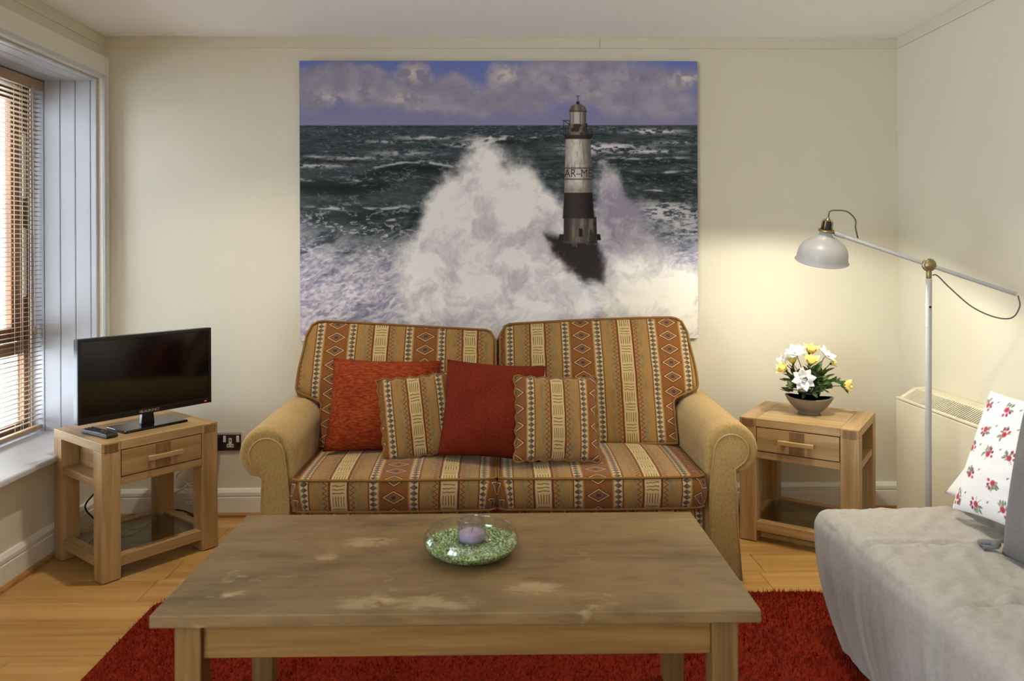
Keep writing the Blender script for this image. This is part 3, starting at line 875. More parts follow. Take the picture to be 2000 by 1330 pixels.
PX0, PX1, PZ0, PZ1 = -0.974, 1.008, 0.868, 2.256
m_print = vcol_mat('canvas_print', 0.62, 1.0)
m_canvas = plain('canvas_edge_blue_grey', (112, 112, 134), 0.8, var=0.05)
poster = thing('canvas_print', ((PX0 + PX1) / 2, YB - 0.015, PZ0), label='large stretched canvas print of a lighthouse struck by huge waves, above the sofa', cat='picture')
mk('canvas_edge', bx(PX0, PX1, YB - 0.027, YB - 0.001, PZ0, PZ1), m_canvas, poster, world=True, bevel=0.002)
PWn, PHn = 700, 490
pimg = paint_print(PWn, PHn)
pimg = pimg * 1.62 / (1 + 0.68 * pimg)
gx, gz = np.meshgrid(np.linspace(PX0 + 0.001, PX1 - 0.001, PWn), np.linspace(PZ1 - 0.001, PZ0 + 0.001, PHn))
P = np.stack([gx - poster.location[0], np.full_like(gx, YB - 0.0278 - poster.location[1]), gz - poster.location[2]], -1)
link_mesh('printed_picture', grid_mesh('printed_picture', P[::-1], pimg[::-1]), m_print, poster)
m_ink = plain('dark_ink', (44, 36, 36), 0.7)
def poster_pt(x, y): return (PX0 + (PX1 - PX0) * x / 779, YB - 0.0284, PZ1 - (PZ1 - PZ0) * y / 546)
text_mesh('lettering', 'AR\u2013ME', 0.0575, m_ink, poster, Matrix.Translation(poster_pt(543.5, 221)) @ Matrix.Rotation(PI / 2, 4, 'X') @ Matrix.Diagonal((0.80, 1, 1, 1)))

# ================================================================== SIDE TABLES
def side_table(name, loc, rz, W, Dp, label):
    H, lw = 0.555, 0.074
    t = thing(name, loc, rz, label, 'side table', 'oak side tables')
    hx, hy = W / 2, Dp / 2
    # table top: main boards and two end boards
    tt = 0.036
    n = 4
    for i in range(n):
        y0 = -hy + lw * 0 + Dp * i / n; y1 = -hy + Dp * (i + 1) / n
        mk('top_board', bx(-hx + lw, hx - lw, y0 + 0.0003, y1 - 0.0003, H - tt, H), m_oak['X'], t, bevel=0.0012)
    for s in (-1, 1):
        x0, x1 = sorted((s * hx, s * (hx - lw + 0.0004)))
        mk('end_board', bx(x0, x1, -hy, hy, H - tt, H), m_oak['Y'], t, bevel=0.002)
        for q in (-1, 1):
            y0, y1 = sorted((q * hy, q * (hy - lw)))
            lg = mk('leg', bx(x0, x1, y0, y1, 0.004, H - tt - 0.0005), m_oak['Z'], t, bevel=0.002)
            yy0, yy1 = sorted((q * (hy + 0.0006), q * (hy - 0.004)))
            xm = s * (hx - lw * 0.5)
            mk('joint_inlay', bx(xm - lw * 0.36, xm + lw * 0.36, yy0, yy1, H - tt - 0.002 - 0.004, H - 0.006), m_oakd, lg)
            mk('foot_pad', bx(x0 + 0.01, x1 - 0.01, y0 + 0.01, y1 - 0.01, 0.0, 0.0045), m_blackm, lg)
        # side: low board of the open side shelf and panel set back in it
        xa, xb = sorted((s * (hx - 0.004), s * (hx - lw + 0.0)))
        mk('side_shelf', bx(xa, xb, -hy + lw + 0.0005, hy - lw - 0.0005, 0.372, 0.402), m_oak['Y'], t, bevel=0.0015)
        xa, xb = sorted((s * (hx - lw - 0.0005), s * (hx - lw - 0.014)))
        mk('side_panel', bx(xa, xb, -hy + lw * 0.5, hy - lw * 0.5, 0.372, H - tt - 0.001), m_oak['Y'], t)
        xa, xb = sorted((s * (hx - 0.008), s * (hx - 0.052)))
        mk('foot_rail', bx(xa, xb, -hy + lw + 0.0005, hy - lw - 0.0005, 0.052, 0.092), m_oak['Y'], t, bevel=0.0015)
    for q in (-1, 1):
        ya, yb = sorted((q * (hy - 0.002), q * (hy - 0.04)))
        mk('drawer_rail', bx(-hx + lw + 0.0005, hx - lw - 0.0005, ya, yb, 0.378, 0.408), m_oak['X'], t, bevel=0.0015)
        ya, yb = sorted((q * (hy - 0.004), q * (hy - 0.052)))
        mk('foot_rail', bx(-hx + lw + 0.0005, hx - lw - 0.0005, ya, yb, 0.052, 0.092), m_oak['X'], t, bevel=0.0015)
    mk('back_panel', bx(-hx + lw + 0.0005, hx - lw - 0.0005, hy - 0.03, hy - 0.015, 0.4085, H - tt - 0.001), m_oak['X'], t)
    dw = hx - lw - 0.003
    dr = mk('drawer', bx(-dw, dw, -hy + 0.0005, hy - 0.05, 0.412, H - tt - 0.004), m_oak['X'], t, bevel=0.0015)
    mk('inlay_block', bx(-0.032, 0.032, -hy - 0.0006, -hy + 0.004, 0.4135, H - tt - 0.0055), m_oakd, dr)
    bm = bx(-0.075, 0.075, -hy - 0.030, -hy - 0.016, 0.456, 0.474)
    for s in (-0.055, 0.055): box(bm, s - 0.008, s + 0.008, -hy - 0.018, -hy + 0.001, 0.459, 0.471)
    mk('handle', bm, m_oak['X'], dr, bevel=0.0015)
    mk('glass_shelf', bx(-hx + 0.05, hx - 0.05, -hy + 0.05, hy - 0.05, 0.080, 0.086), m_shelfglass, t)
    return t
side_table('side_table', (-1.575, 3.3455, 0), math.radians(51.0), 0.495, 0.45, 'oak side table under the television beside the window')
side_table('side_table', (1.426, 3.449, 0), math.radians(-35.0), 0.50, 0.43, 'oak side table right of the sofa carrying the flower bowl')

# ================================================================== TELEVISION
tv = thing('television', (-1.52, 3.335, 0.555), math.radians(52.5), 'black flat-screen television on the oak side table by the window', 'television')
W2, H0, H1 = 0.296, 0.055, 0.403
mk('casing', bx(-W2, W2, -0.004, 0.030, H0, H1), m_black, tv, bevel=0.004, bseg=3)
mk('rear_cover', bx(-W2 * 0.7, W2 * 0.7, 0.030, 0.055, H0 + 0.04, H1 - 0.07), m_blackm, tv, bevel=0.012, bseg=3)
bm = B()
for (a, b, c, d) in ((-W2, W2, H0, H0 + 0.024), (-W2, W2, H1 - 0.014, H1), (-W2, -W2 + 0.014, H0 + 0.024, H1 - 0.014), (W2 - 0.014, W2, H0 + 0.024, H1 - 0.014)):
    box(bm, a, b, -0.008, -0.0035, c, d)
bez = mk('bezel', bm, m_black, tv, bevel=0.0015)
mk('screen', bx(-W2 + 0.014, W2 - 0.014, -0.0052, -0.0041, H0 + 0.024, H1 - 0.014), m_screen, tv)
mk('neck', prism(B(), [(-0.03, 0.010), (0.03, 0.010), (0.024, 0.07), (-0.024, 0.07)], 'Y', 0.004, 0.026), m_black, tv, bevel=0.003)
mk('stand_base', bx(-0.14, 0.14, -0.075, 0.085, 0.0005, 0.011), m_screen, tv, bevel=0.004, bseg=3)
TVM = WM[tv]
text_mesh('logo_lettering', '\u2022BLAUPUNKT', 0.015, m_silver, bez, TVM @ Matrix.Translation((0.0, -0.0084, H0 + 0.012)) @ Matrix.Rotation(PI / 2, 4, 'X'))
m_led = bpy.data.materials.new('red_led'); m_led.use_nodes = True
_b = m_led.node_tree.nodes['Principled BSDF']; _b.inputs['Base Color'].default_value = (0.5, 0.01, 0.01, 1); _b.inputs['Emission Color'].default_value = (1, 0.05, 0.03, 1); _b.inputs['Emission Strength'].default_value = 0.8
mk('standby_light', bx(W2 - 0.036, W2 - 0.026, -0.0088, -0.007, H0 + 0.009, H0 + 0.013), m_led, tv)

rem = thing('remote_control', (-1.648, 3.172, 0.555), math.radians(-35), 'black remote control lying in front of the television', 'remote control')
bm = B()
prism(bm, [(-0.10, 0.001), (0.10, 0.001), (0.103, 0.010), (0.098, 0.019), (0.03, 0.020), (-0.098, 0.016), (-0.103, 0.008)], 'Y', -0.024, 0.024)
mk('body', bm, m_blackm, rem, bevel=0.004, bseg=3)
m_btn = plain('dark_grey_rubber', (58, 58, 60), 0.6); m_btnr = plain('red_button', (150, 40, 30), 0.5); m_btng = plain('orange_button', (170, 96, 40), 0.5)
for i in range(11):
    for j in range(3):
        zz = 0.0178 + 0.0017 * (i / 10)
        mk('button', lathe(B(), [(0.0045, 0), (0.0045, 0.0022), (0.003, 0.003), (0, 0.003)], 8, Matrix.Translation((-0.082 + i * 0.0155, -0.013 + j * 0.013, zz))), m_btnr if (i, j) == (10, 0) else m_btng if (i, j) in ((7, 1),) else m_btn, rem)

# ---- power socket, adaptor plug, cables
sock = thing('wall_socket', (-1.348, YB, 0.325), label='dark bronze double wall socket between the side table and the sofa', cat='socket')
mk('plate', bx(-1.425, -1.275, YB - 0.009, YB - 0.0005, 0.324, 0.410), m_plate, sock, world=True, bevel=0.002)
mk('plate_edge', bx(-1.425, -1.275, YB - 0.0105, YB - 0.009, 0.404, 0.409), m_silver, sock, world=True)
for x in (-1.385, -1.354, -1.289):
    mk('switch', bx(x - 0.0065, x + 0.0065, YB - 0.0135, YB - 0.008, 0.366, 0.398), m_white, sock, world=True, bevel=0.0015)
for x in (-1.40, -1.3265):
    ins = B()
    box(ins, x - 0.017, x + 0.017, YB - 0.0105, YB - 0.008, 0.340, 0.357)
    box(ins, x - 0.0075, x + 0.0075, YB - 0.0105, YB - 0.008, 0.3575, 0.386)
    s_ = mk('outlet', ins, m_white, sock, world=True)
    for (a, b, c, d) in ((x - 0.013, x - 0.006, 0.346, 0.351), (x + 0.006, x + 0.013, 0.346, 0.351), (x - 0.0022, x + 0.0022, 0.368, 0.380)):
        mk('slot', bx(a, b, YB - 0.0112, YB - 0.010, c, d), m_blackm, s_, world=True)
plug = thing('power_plug', (-1.392, YB - 0.012, 0.31), label='black adaptor plug in the bronze wall socket', cat='plug')
mk('body', bx(-1.413, -1.372, YB - 0.060, YB - 0.0135, 0.330, 0.402), m_blackm, plug, world=True, bevel=0.008, bseg=3)
mk('cable_boot', lathe(B(), [(0, 0), (0.006, 0), (0.008, 0.03), (0, 0.03)], 10, Matrix.Translation((-1.388, YB - 0.036, 0.300))), m_blackm, plug, world=True)
def cable(name, pts, r, mat, label):
    o = mk(name, tube(B(), spline(pts, 8), r, 6), mat, smooth=True, origin=pts[-1])
    tag(o, label, 'cable')
    return o
cable('power_cable', [(-1.388, YB - 0.036, 0.296), (-1.39, 3.75, 0.22), (-1.41, 3.735, 0.10), (-1.47, 3.71, 0.01), (-1.56, 3.66, 0.006), (-1.66, 3.63, 0.006), (-1.74, 3.60, 0.006)], 0.0035, m_blackm, 'black cable running from the wall socket plug down to the floor')
cable('television_cable', [(-1.70, 3.53, 0.60), (-1.76, 3.50, 0.52), (-1.80, 3.44, 0.33), (-1.795, 3.43, 0.25), (-1.83, 3.40, 0.18), (-1.765, 3.40, 0.10), (-1.76, 3.41, 0.03), (-1.765, 3.46, 0.006), (-1.72, 3.53, 0.006)], 0.004, m_blackm, 'black cable hanging behind the left oak side table near the window')
cable('floor_cable', [(-1.72, 3.50, 0.006), (-1.66, 3.52, 0.02), (-1.60, 3.60, 0.06), (-1.55, 3.66, 0.075), (-1.50, 3.70, 0.05), (-1.47, 3.725, 0.006)], 0.004, m_blackm, 'short black cable arching above the floor behind the left side table')
wc = []
for i in range(46):
    a = i / 46 * 2 * PI * 2.3
    wc.append((-1.525 + 0.045 * math.cos(a) + 0.01 * math.sin(i), 3.755 + 0.008 * math.sin(a * 2), 0.26 - 0.0046 * i + 0.022 * math.sin(a)))
cable('white_cable', [(-1.50, 3.765, 0.42), (-1.50, 3.76, 0.35), (-1.505, 3.757, 0.30)] + wc + [(-1.53, 3.75, 0.02), (-1.50, 3.735, 0.008), (-1.47, 3.73, 0.008)], 0.0036, m_white, 'white looped cable bunched against the skirting behind the left side table')
cable('thin_white_cable', [(-1.485, 3.762, 0.42), (-1.488, 3.755, 0.25), (-1.495, 3.75, 0.12), (-1.54, 3.74, 0.15), (-1.60, 3.735, 0.11), (-1.60, 3.73, 0.04), (-1.55, 3.722, 0.006), (-1.50, 3.715, 0.006)], 0.0030, m_white, 'thin white cable hanging straight down beside the looped white cable')

# ================================================================== SOFA
def frame(origin, a, b):
    a = Vector(a).normalized(); b = Vector(b); b = (b - a * b.dot(a)).normalized(); n = a.cross(b)
    M = Matrix((a, b, n)).transposed().to_4x4(); M.translation = Vector(origin)
    return M
def boxed(outline, th, M, nx=28, ny=24, bulge=0.02, bulge_b=0.01, side_b=0.008, rows=3, uvoff=(0, 0)):
    """boxed cushion: front face at n = 0, back at n = -th; outline(s, t) -> plane coordinates. Returns (bm, front border, back border)"""
    bm = B(); uv = {}
    def g(s, t): return (max(0.0, math.sin(PI * s)) ** 0.6) * (max(0.0, math.sin(PI * t)) ** 0.6)
    F = [[None] * nx for _ in range(ny)]; K = [[None] * nx for _ in range(ny)]
    for j in range(ny):
        for i in range(nx):
            s, t = i / (nx - 1), j / (ny - 1)
            a, b = outline(s, t)
            v = bm.verts.new(M @ Vector((a, b, bulge * g(s, t)))); uv[v] = (a + uvoff[0], b + uvoff[1]); F[j][i] = v
            v = bm.verts.new(M @ Vector((a, b, -th - bulge_b * g(s, t)))); uv[v] = (a + uvoff[0], b + uvoff[1]); K[j][i] = v
    for j in range(ny - 1):
        for i in range(nx - 1):
            bm.faces.new((F[j][i], F[j][i + 1], F[j + 1][i + 1], F[j + 1][i]))
            bm.faces.new((K[j][i], K[j + 1][i], K[j + 1][i + 1], K[j][i + 1]))
    ring = [(0, i) for i in range(nx)] + [(j, nx - 1) for j in range(1, ny)] + [(ny - 1, i) for i in range(nx - 2, -1, -1)] + [(j, 0) for j in range(ny - 2, 0, -1)]
    n = len(ring)
    pl2 = [Vector(outline(i / (nx - 1), j / (ny - 1))) for j, i in ring]
    out = []
    for k in range(n):
        d = pl2[(k + 1) % n] - pl2[k - 1]
        out.append(Vector((d.y, -d.x)).normalized() if d.length > 1e-9 else Vector((0, 0)))
    prev = [F[j][i] for j, i in ring]
    for r in range(1, rows + 1):
        q = r / (rows + 1)
        cur = []
        for k in range(n):
            p = pl2[k] + out[k] * side_b * math.sin(PI * q)
            v = bm.verts.new(M @ Vector((p.x, p.y, -th * q)))
            e = pl2[k] + out[k] * th * q
            uv[v] = (e.x + uvoff[0], e.y + uvoff[1]); cur.append(v)
        for k in range(n):
            bm.faces.new((prev[k], cur[k], cur[(k + 1) % n], prev[(k + 1) % n]))
        prev = cur
    cur = [K[j][i] for j, i in ring]
    for k in range(n):
        e = pl2[k] + out[k] * th; uv[cur[k]] = (e.x + uvoff[0], e.y + uvoff[1])
        bm.faces.new((prev[k], cur[k], cur[(k + 1) % n], prev[(k + 1) % n]))
    fb = [F[j][i].co.copy() for j, i in ring]; kb = [K[j][i].co.copy() for j, i in ring]
    L = bm.loops.layers.uv.new('UVMap')
    for f in bm.faces:
        for l in f.loops: l[L].uv = uv[l.vert]
    return bm, fb, kb

sofa = thing('sofa', (0.008, 3.30, 0), label='two-seat scroll-arm sofa with striped ethnic patterned cushions and beige arms', cat='sofa')
def sp(name, bm, mat, parent=None, **k): return mk(name, bm, mat, parent or sofa, world=True, **k)
m_fab_bl = fabric_mat('kilim_weave_back_left', 0.5 - (-0.73 / 0.405) % 1)
m_fab_br = fabric_mat('kilim_weave_back_right', 0.5 - (0.385 / 0.400) % 1, per=0.400)
m_fab_sl = fabric_mat('kilim_weave_seat_left', 0.5 - (-0.385 / 0.41) % 1, per=0.41)
m_fab_sr = fabric_mat('kilim_weave_seat_right', 0.5 - (0.375 / 0.41) % 1, per=0.41)
m_fab_fr = fabric_mat('kilim_weave_front_panel', 0.5 - (-0.385 / 0.41) % 1, per=0.41)
# base
bm = bx(-0.885, 0.901, 2.90, 3.70, 0.07, 0.325)
sp('base', bm, m_arm, bevel=0.01)
bm = bx(-0.765, 0.781, 2.872, 2.899, 0.075, 0.335)
L = bm.loops.layers.uv.new('UVMap')
for f in bm.faces:
    for l in f.loops: l[L].uv = (l.vert.co.x, l.vert.co.z)
sp('front_panel', bm, m_fab_fr, bevel=0.006)
bm = B()
prism(bm, [(3.60, 0.32), (3.72, 0.32), (3.755, 0.80), (3.74, 0.86), (3.70, 0.875), (3.665, 0.84)], 'X', -0.88, 0.896)
sp('back_frame', bm, m_arm, bevel=0.02, bseg=3)
# scroll arms
def arm(mir):
    f = (lambda x: 0.022 - x) if mir else (lambda x: x)
    cx, cz, r = -0.872, 0.545, 0.104
    sec = [(-0.770, 0.06), (-0.770, 0.30), (-0.768, 0.45)]
    for k in range(0, 17):
        a = math.radians(0 + k * 14.5)
        sec.append((cx + r * math.cos(a), cz + r * math.sin(a)))
    sec += [(-0.893, 0.455), (-0.890, 0.40), (-0.893, 0.25), (-0.905, 0.06)]
    bm = B()
    ys = [2.872, 2.90, 3.0, 3.2, 3.45, 3.66, 3.71]
    rings = []
    for y in ys:
        q = (y - 2.872) / 0.84
        rings.append([bm.verts.new((f(x), y, z + (0.03 * q if z > 0.3 else 0))) for x, z in sec])
    for A, Bv in zip(rings[:-1], rings[1:]):
        for i in range(len(sec)):
            j = (i + 1) % len(sec)
            bm.faces.new((A[i], A[j], Bv[j], Bv[i]))
    bm.faces.new(rings[0]); bm.faces.new(rings[-1][::-1])
    o = sp('arm', bm, m_arm, smooth=True, bevel=0.022, bseg=4)
    # facing panel on the front of the arm with its piping
    cx2, cz2, r2 = -0.866, 0.545, 0.064
    pan = [(-0.782, 0.055), (-0.783, 0.40), (-0.795, 0.50)]
    for k in range(0, 15):
        a = math.radians(5 + k * 15.5)
        pan.append((cx2 + r2 * math.cos(a), cz2 + r2 * math.sin(a)))
    pan += [(-0.880, 0.478), (-0.884, 0.40), (-0.889, 0.25), (-0.903, 0.055)]
    pan = [(f(x), z) for x, z in pan]
    p = sp('arm_facing', prism(B(), pan, 'Y', 2.857, 2.8725), m_arm, o, smooth=True, bevel=0.006, bseg=3)
    sp('piping', tube(B(), [(x, 2.859, z) for x, z in pan], 0.0045, 6), m_piping if False else m_arm, p, smooth=True)
    for y in (2.93, 3.64):
        sp('foot', bx(*sorted((f(-0.80), f(-0.87))), y - 0.03, y + 0.03, 0.0005, 0.062), m_oakd, bevel=0.008)
arm(False); arm(True)
# seat cushions
def seat_outline(x0, x1, y0, y1, r=0.016):
    def o(s, t):
        a = x0 + (x1 - x0) * s
        e = min(a - x0, x1 - a)
        drop = r - math.sqrt(max(0, r * r - max(0, r - e) ** 2)) if e < r else 0
        bow = 0.010 * math.sin(PI * s)
        return (a, y0 - bow + drop + (y1 - y0 + bow - drop) * t)
    return o
def seat(x0, x1, mat):
    M = Matrix.Translation((0, 0, 0.458))
    bm, fb, kb = boxed(seat_outline(x0, x1, 2.832, 3.38), 0.115, M, 30, 26, 0.028, 0.004, 0.012)
    c = sp('seat_cushion', bm, mat, smooth=True)
    sp('piping', tube(B(), [p + Vector((0, 0, 0.001)) for p in fb], 0.0052, 6, closed=True), m_piping, c, smooth=True)
    sp('piping', tube(B(), kb, 0.0052, 6, closed=True), m_piping, c, smooth=True)
seat(-0.764, -0.006, m_fab_sl)
seat(0.004, 0.780, m_fab_sr)
# back cushions
def smst(a, b, x):
    t = min(1, max(0, (x - a) / (b - a))); return t * t * (3 - 2 * t)
def back_outline(mir, tops):
    def o(s, t):
        """s = 0 outer side, s = 1 middle of the sofa"""
        outer = 0.772 + 0.118 * smst(0.37, 0.50, t) - 0.02 * smst(0.6, 1.0, t)
        inner = 0.006
        e = s * (outer - inner); e2 = (1 - s) * (outer - inner)
        top = tops[0] + (tops[1] - tops[0]) * s + tops[2] * math.sin(PI * s)
        for ee, r in ((e, 0.075), (e2, 0.05)):
            if ee < r: top -= r - math.sqrt(max(0, r * r - (r - ee) ** 2))
        flare = 0.035 * smst(0.25, 0.0, s) * smst(0.30, 0.46, t) * (1 - smst(0.46, 0.75, t))
        x = outer + (inner - outer) * s
        b = top * t + flare * 0
        return ((x + 0.016 * 0.5 if mir else -x), b)
    return o
def back(mir, mat, tops):
    M = frame((0, 3.268, 0.472), (1, 0, 0), (0, 0.421, 0.907))
    oo = back_outline(mir, tops)
    fn = (lambda s, t: oo(1 - s, t)) if mir else oo
    bm, fb, kb = boxed(fn, 0.15, M, 40, 34, 0.034, 0.01, 0.014)
    c = sp('back_cushion', bm, mat, smooth=True)
    sp('piping', tube(B(), [p + M.to_3x3() @ Vector((0, 0, 0.002)) for p in fb], 0.0055, 6, closed=True), m_piping, c, smooth=True)
back(False, m_fab_bl, (0.575, 0.520, 0.0))
back(True, m_fab_br, (0.580, 0.548, 0.006))

# ---- scatter cushions
def pillow(name, M, wd, ht, th, mat, label, cat='cushion', group=None, n=26, pinch=0.05, wave=0.0, pipe=None, piping_r=0.0045, soft=0.52, seed=0, sag=0.0, extra=None):
    rr = random.Random(seed); ph = rr.uniform(0, 6)
    t = thing(name, tuple(M.translation), 0, label, cat, group)
    bm = B(); uv = {}
    lay = [[], []]
    def edge(s, tt):
        a = s * wd / 2 * (1 - pinch * (1 - tt * tt)); b = tt * ht / 2 * (1 - pinch * (1 - s * s))
        if wave:
            a += wave * math.sin(tt * 21 + ph) * s ** 8 * (1 if s > 0 else -1); b += wave * math.sin(s * 21 + ph) * tt ** 8 * (1 if tt > 0 else -1)
        b -= sag * (1 - s * s) * (1 if tt > 0 else 0) * tt * tt
        return a, b
    for side, sg in ((0, 1), (1, -1)):
        for j in range(n):
            r_ = []
            for i in range(n):
                s, tt = math.sin((2 * i / (n - 1) - 1) * PI / 2 * 0.999) if False else 2 * i / (n - 1) - 1, 2 * j / (n - 1) - 1
                a, b = edge(s, tt)
                h = th / 2 * (max(0, 1 - s * s) * max(0, 1 - tt * tt)) ** soft
                h += 0.006 * math.sin(a * 23 + ph) * math.sin(b * 19 + ph * 2) * (1 - s * s) * (1 - tt * tt)
                if side == 1 and (i in (0, n - 1) or j in (0, n - 1)):
                    r_.append(lay[0][j][i]); continue
                v = bm.verts.new(M @ Vector((a, b, sg * h))); uv[v] = (a, b)
                r_.append(v)
            lay[side].append(r_)
        for j in range(n - 1):
            for i in range(n - 1):
                q = [lay[side][j][i], lay[side][j][i + 1], lay[side][j + 1][i + 1], lay[side][j + 1][i]]
                bm.faces.new(q if side == 0 else q[::-1])
    G = lay[0]
    ring = [G[0][i] for i in range(n)] + [G[j][n - 1] for j in range(1, n)] + [G[n - 1][i] for i in range(n - 2, -1, -1)] + [G[j][0] for j in range(n - 2, 0, -1)]
    ring = [v.co.copy() for v in ring]
    L = bm.loops.layers.uv.new('UVMap')
    for f in bm.faces:
        for l in f.loops: l[L].uv = uv[l.vert]
    c = mk('cover', bm, mat, t, world=True, smooth=True)
    if pipe:
        mk('piping', tube(B(), ring, piping_r, 6, closed=True), pipe, t, world=True, smooth=True)
    return t
def lean_frame(x, y, z, ht, lean, roll=0.0, yaw=0.0):
    """frame of a cushion whose bottom edge stands at (x, y, z)"""
    R = Matrix.Rotation(math.radians(yaw), 3, 'Z') @ Matrix.Rotation(math.radians(-lean), 3, 'X') @ Matrix.Rotation(math.radians(roll), 3, 'Y')
    a = R @ Vector((1, 0, 0)); b = R @ Vector((0, 0, 1))
    return frame(Vector((x, y, z)) + b * ht / 2, a, b)
m_fab_c1 = fabric_mat('kilim_weave_cushion', 0.07, per=0.33)
m_fab_c2 = fabric_mat('kilim_weave_cushion_plain_side', 0.0, per=0.33)
pillow('scatter_cushion', lean_frame(-0.485, 3.14, 0.478, 0.40, 25, 2, 2), 0.47, 0.40, 0.17, m_red, 'plain rust red cushion at the left end of the sofa', group='scatter cushions on the sofa', seed=1)
pillow('scatter_cushion', lean_frame(-0.285, 3.045, 0.484, 0.335, 21, -5, 8), 0.34, 0.335, 0.09, m_fab_c1, 'patterned striped cushion between the two red cushions', group='scatter cushions on the sofa', wave=0.004, pipe=m_piping, seed=2)
pillow('scatter_cushion', lean_frame(-0.035, 3.000, 0.486, 0.39, 22, 4, -2), 0.41, 0.39, 0.17, m_red2, 'plain dark red cushion in the middle of the sofa', group='scatter cushions on the sofa', seed=3)
pillow('scatter_cushion', lean_frame(0.232, 2.935, 0.490, 0.335, 21, 2, 4), 0.335, 0.335, 0.11, m_fab_c2, 'patterned striped cushion right of both red cushions', group='scatter cushions on the sofa', wave=0.004, pipe=m_piping, seed=4)

# ================================================================== RUG AND COFFEE TABLE
rug = thing('rug', (-0.0, 1.9, 0), label='deep-pile red rug under the coffee table', cat='rug')
RXa, RXb, RYa, RYb = -1.268, 1.245, 1.0, 2.855
def rr_pts(x0, x1, y0, y1, r, n=6):
    P = []
    for (cx, cy, a0) in ((x1 - r, y1 - r, 0), (x0 + r, y1 - r, 90), (x0 + r, y0 + r, 180), (x1 - r, y0 + r, 270)):
        for k in range(n + 1):
            a = math.radians(a0 + 90 * k / n); P.append((cx + r * math.cos(a), cy + r * math.sin(a)))
    return P
mk('backing', prism(B(), rr_pts(RXa, RXb, RYa, RYb, 0.06), 'Z', 0.0005, 0.012), m_rug, rug, world=True)
nrg = np.random.RandomState(5)
NT = 60000
tx = nrg.uniform(RXa + 0.004, RXb - 0.004, NT); ty = RYb - 0.004 - (RYb - RYa - 0.01) * nrg.rand(NT) ** 1.3
# rounded corner
cxr, cyr, rr_ = RXb - 0.06, RYb - 0.06, 0.056
okm = ~((tx > cxr) & (ty > cyr) & ((tx - cxr) ** 2 + (ty - cyr) ** 2 > rr_ ** 2))
cxl = RXa + 0.06
okm &= ~((tx < cxl) & (ty > cyr) & ((tx - cxl) ** 2 + (ty - cyr) ** 2 > rr_ ** 2))
tx, ty = tx[okm], ty[okm]; NT = len(tx)
ang = nrg.uniform(0, 2 * PI, NT); hgt = nrg.uniform(0.012, 0.021, NT); la = nrg.uniform(0, 2 * PI, NT); ll = nrg.uniform(0.002, 0.011, NT); wd = nrg.uniform(0.002, 0.0035, NT)
b0 = np.stack([tx - wd * np.cos(ang), ty - wd * np.sin(ang), np.full(NT, 0.011)], -1)
b1 = np.stack([tx + wd * np.cos(ang), ty + wd * np.sin(ang), np.full(NT, 0.011)], -1)
tp = np.stack([tx + ll * np.cos(la), ty + ll * np.sin(la), 0.011 + hgt], -1)
m0 = (b0 * 0.9 + tp * 0.9 + b1 * 0.2) / 2.0; m1 = (b1 * 0.9 + tp * 0.9 + b0 * 0.2) / 2.0
V = np.stack([b0, b1, m1, tp, m0], 1).reshape(-1, 3) - np.array(rug.location)
q = np.arange(NT)[:, None] * 5 + np.array([0, 1, 2, 3, 4])
me = bpy.data.meshes.new('pile')
me.vertices.add(len(V)); me.vertices.foreach_set('co', V.astype(np.float32).reshape(-1))
me.loops.add(q.size); me.loops.foreach_set('vertex_index', q.reshape(-1).astype(np.int32))
me.polygons.add(NT); me.polygons.foreach_set('loop_start', np.arange(0, q.size, 5, dtype=np.int32))
me.update(calc_edges=True)
n_ = NB('red_rug_pile')
f_ = n_.noise(n_.mapped(n_.coord(), (120, 120, 10)), 1.0, 2)
f2_ = n_.noise(n_.mapped(n_.coord(), (9, 9, 1)), 1.0, 3)
m_pile = n_.fin(n_.mix(n_.smooth(n_.add(n_.mul(f_, .6), n_.mul(f2_, .4)), .35, .65), lin((126, 32, 12)), lin((176, 60, 28))), 0.95, 0, 0.05)
tag(link_mesh('pile', me, m_pile, rug), kind='stuff')

ct = thing('coffee_table', (-0.0900, 2.0210, 0.0), math.radians(-0.5), 'worn brown wooden coffee table standing on the red rug', 'coffee table')
TZ = 0.50
hx, hy = 0.6853, 0.3231
mk('table_top', bx(-hx, hx, -hy, hy, TZ - 0.029, TZ), m_coffee, ct, bevel=0.003, bseg=2)
for sx in (-1, 1):
    for sy in (-1, 1):
        x0, x1 = sorted((sx * (hx - 0.043), sx * (hx - 0.103))); y0, y1 = sorted((sy * (hy - 0.03), sy * (hy - 0.09)))
        mk('leg', bx(x0, x1, y0, y1, 0.012, TZ - 0.0292), m_coffeeleg, ct, bevel=0.003)
for sy in (-1, 1):
    y0, y1 = sorted((sy * (hy - 0.042), sy * (hy - 0.064)))
    mk('apron', bx(-hx + 0.1035, hx - 0.1035, y0, y1, TZ - 0.118, TZ - 0.0292), m_coffeerail, ct, bevel=0.002)
for sx in (-1, 1):
    x0, x1 = sorted((sx * (hx - 0.055), sx * (hx - 0.077)))
    mk('apron', bx(x0, x1, -hy + 0.0905, hy - 0.0905, TZ - 0.118, TZ - 0.0292), m_coffeerail, ct, bevel=0.002)

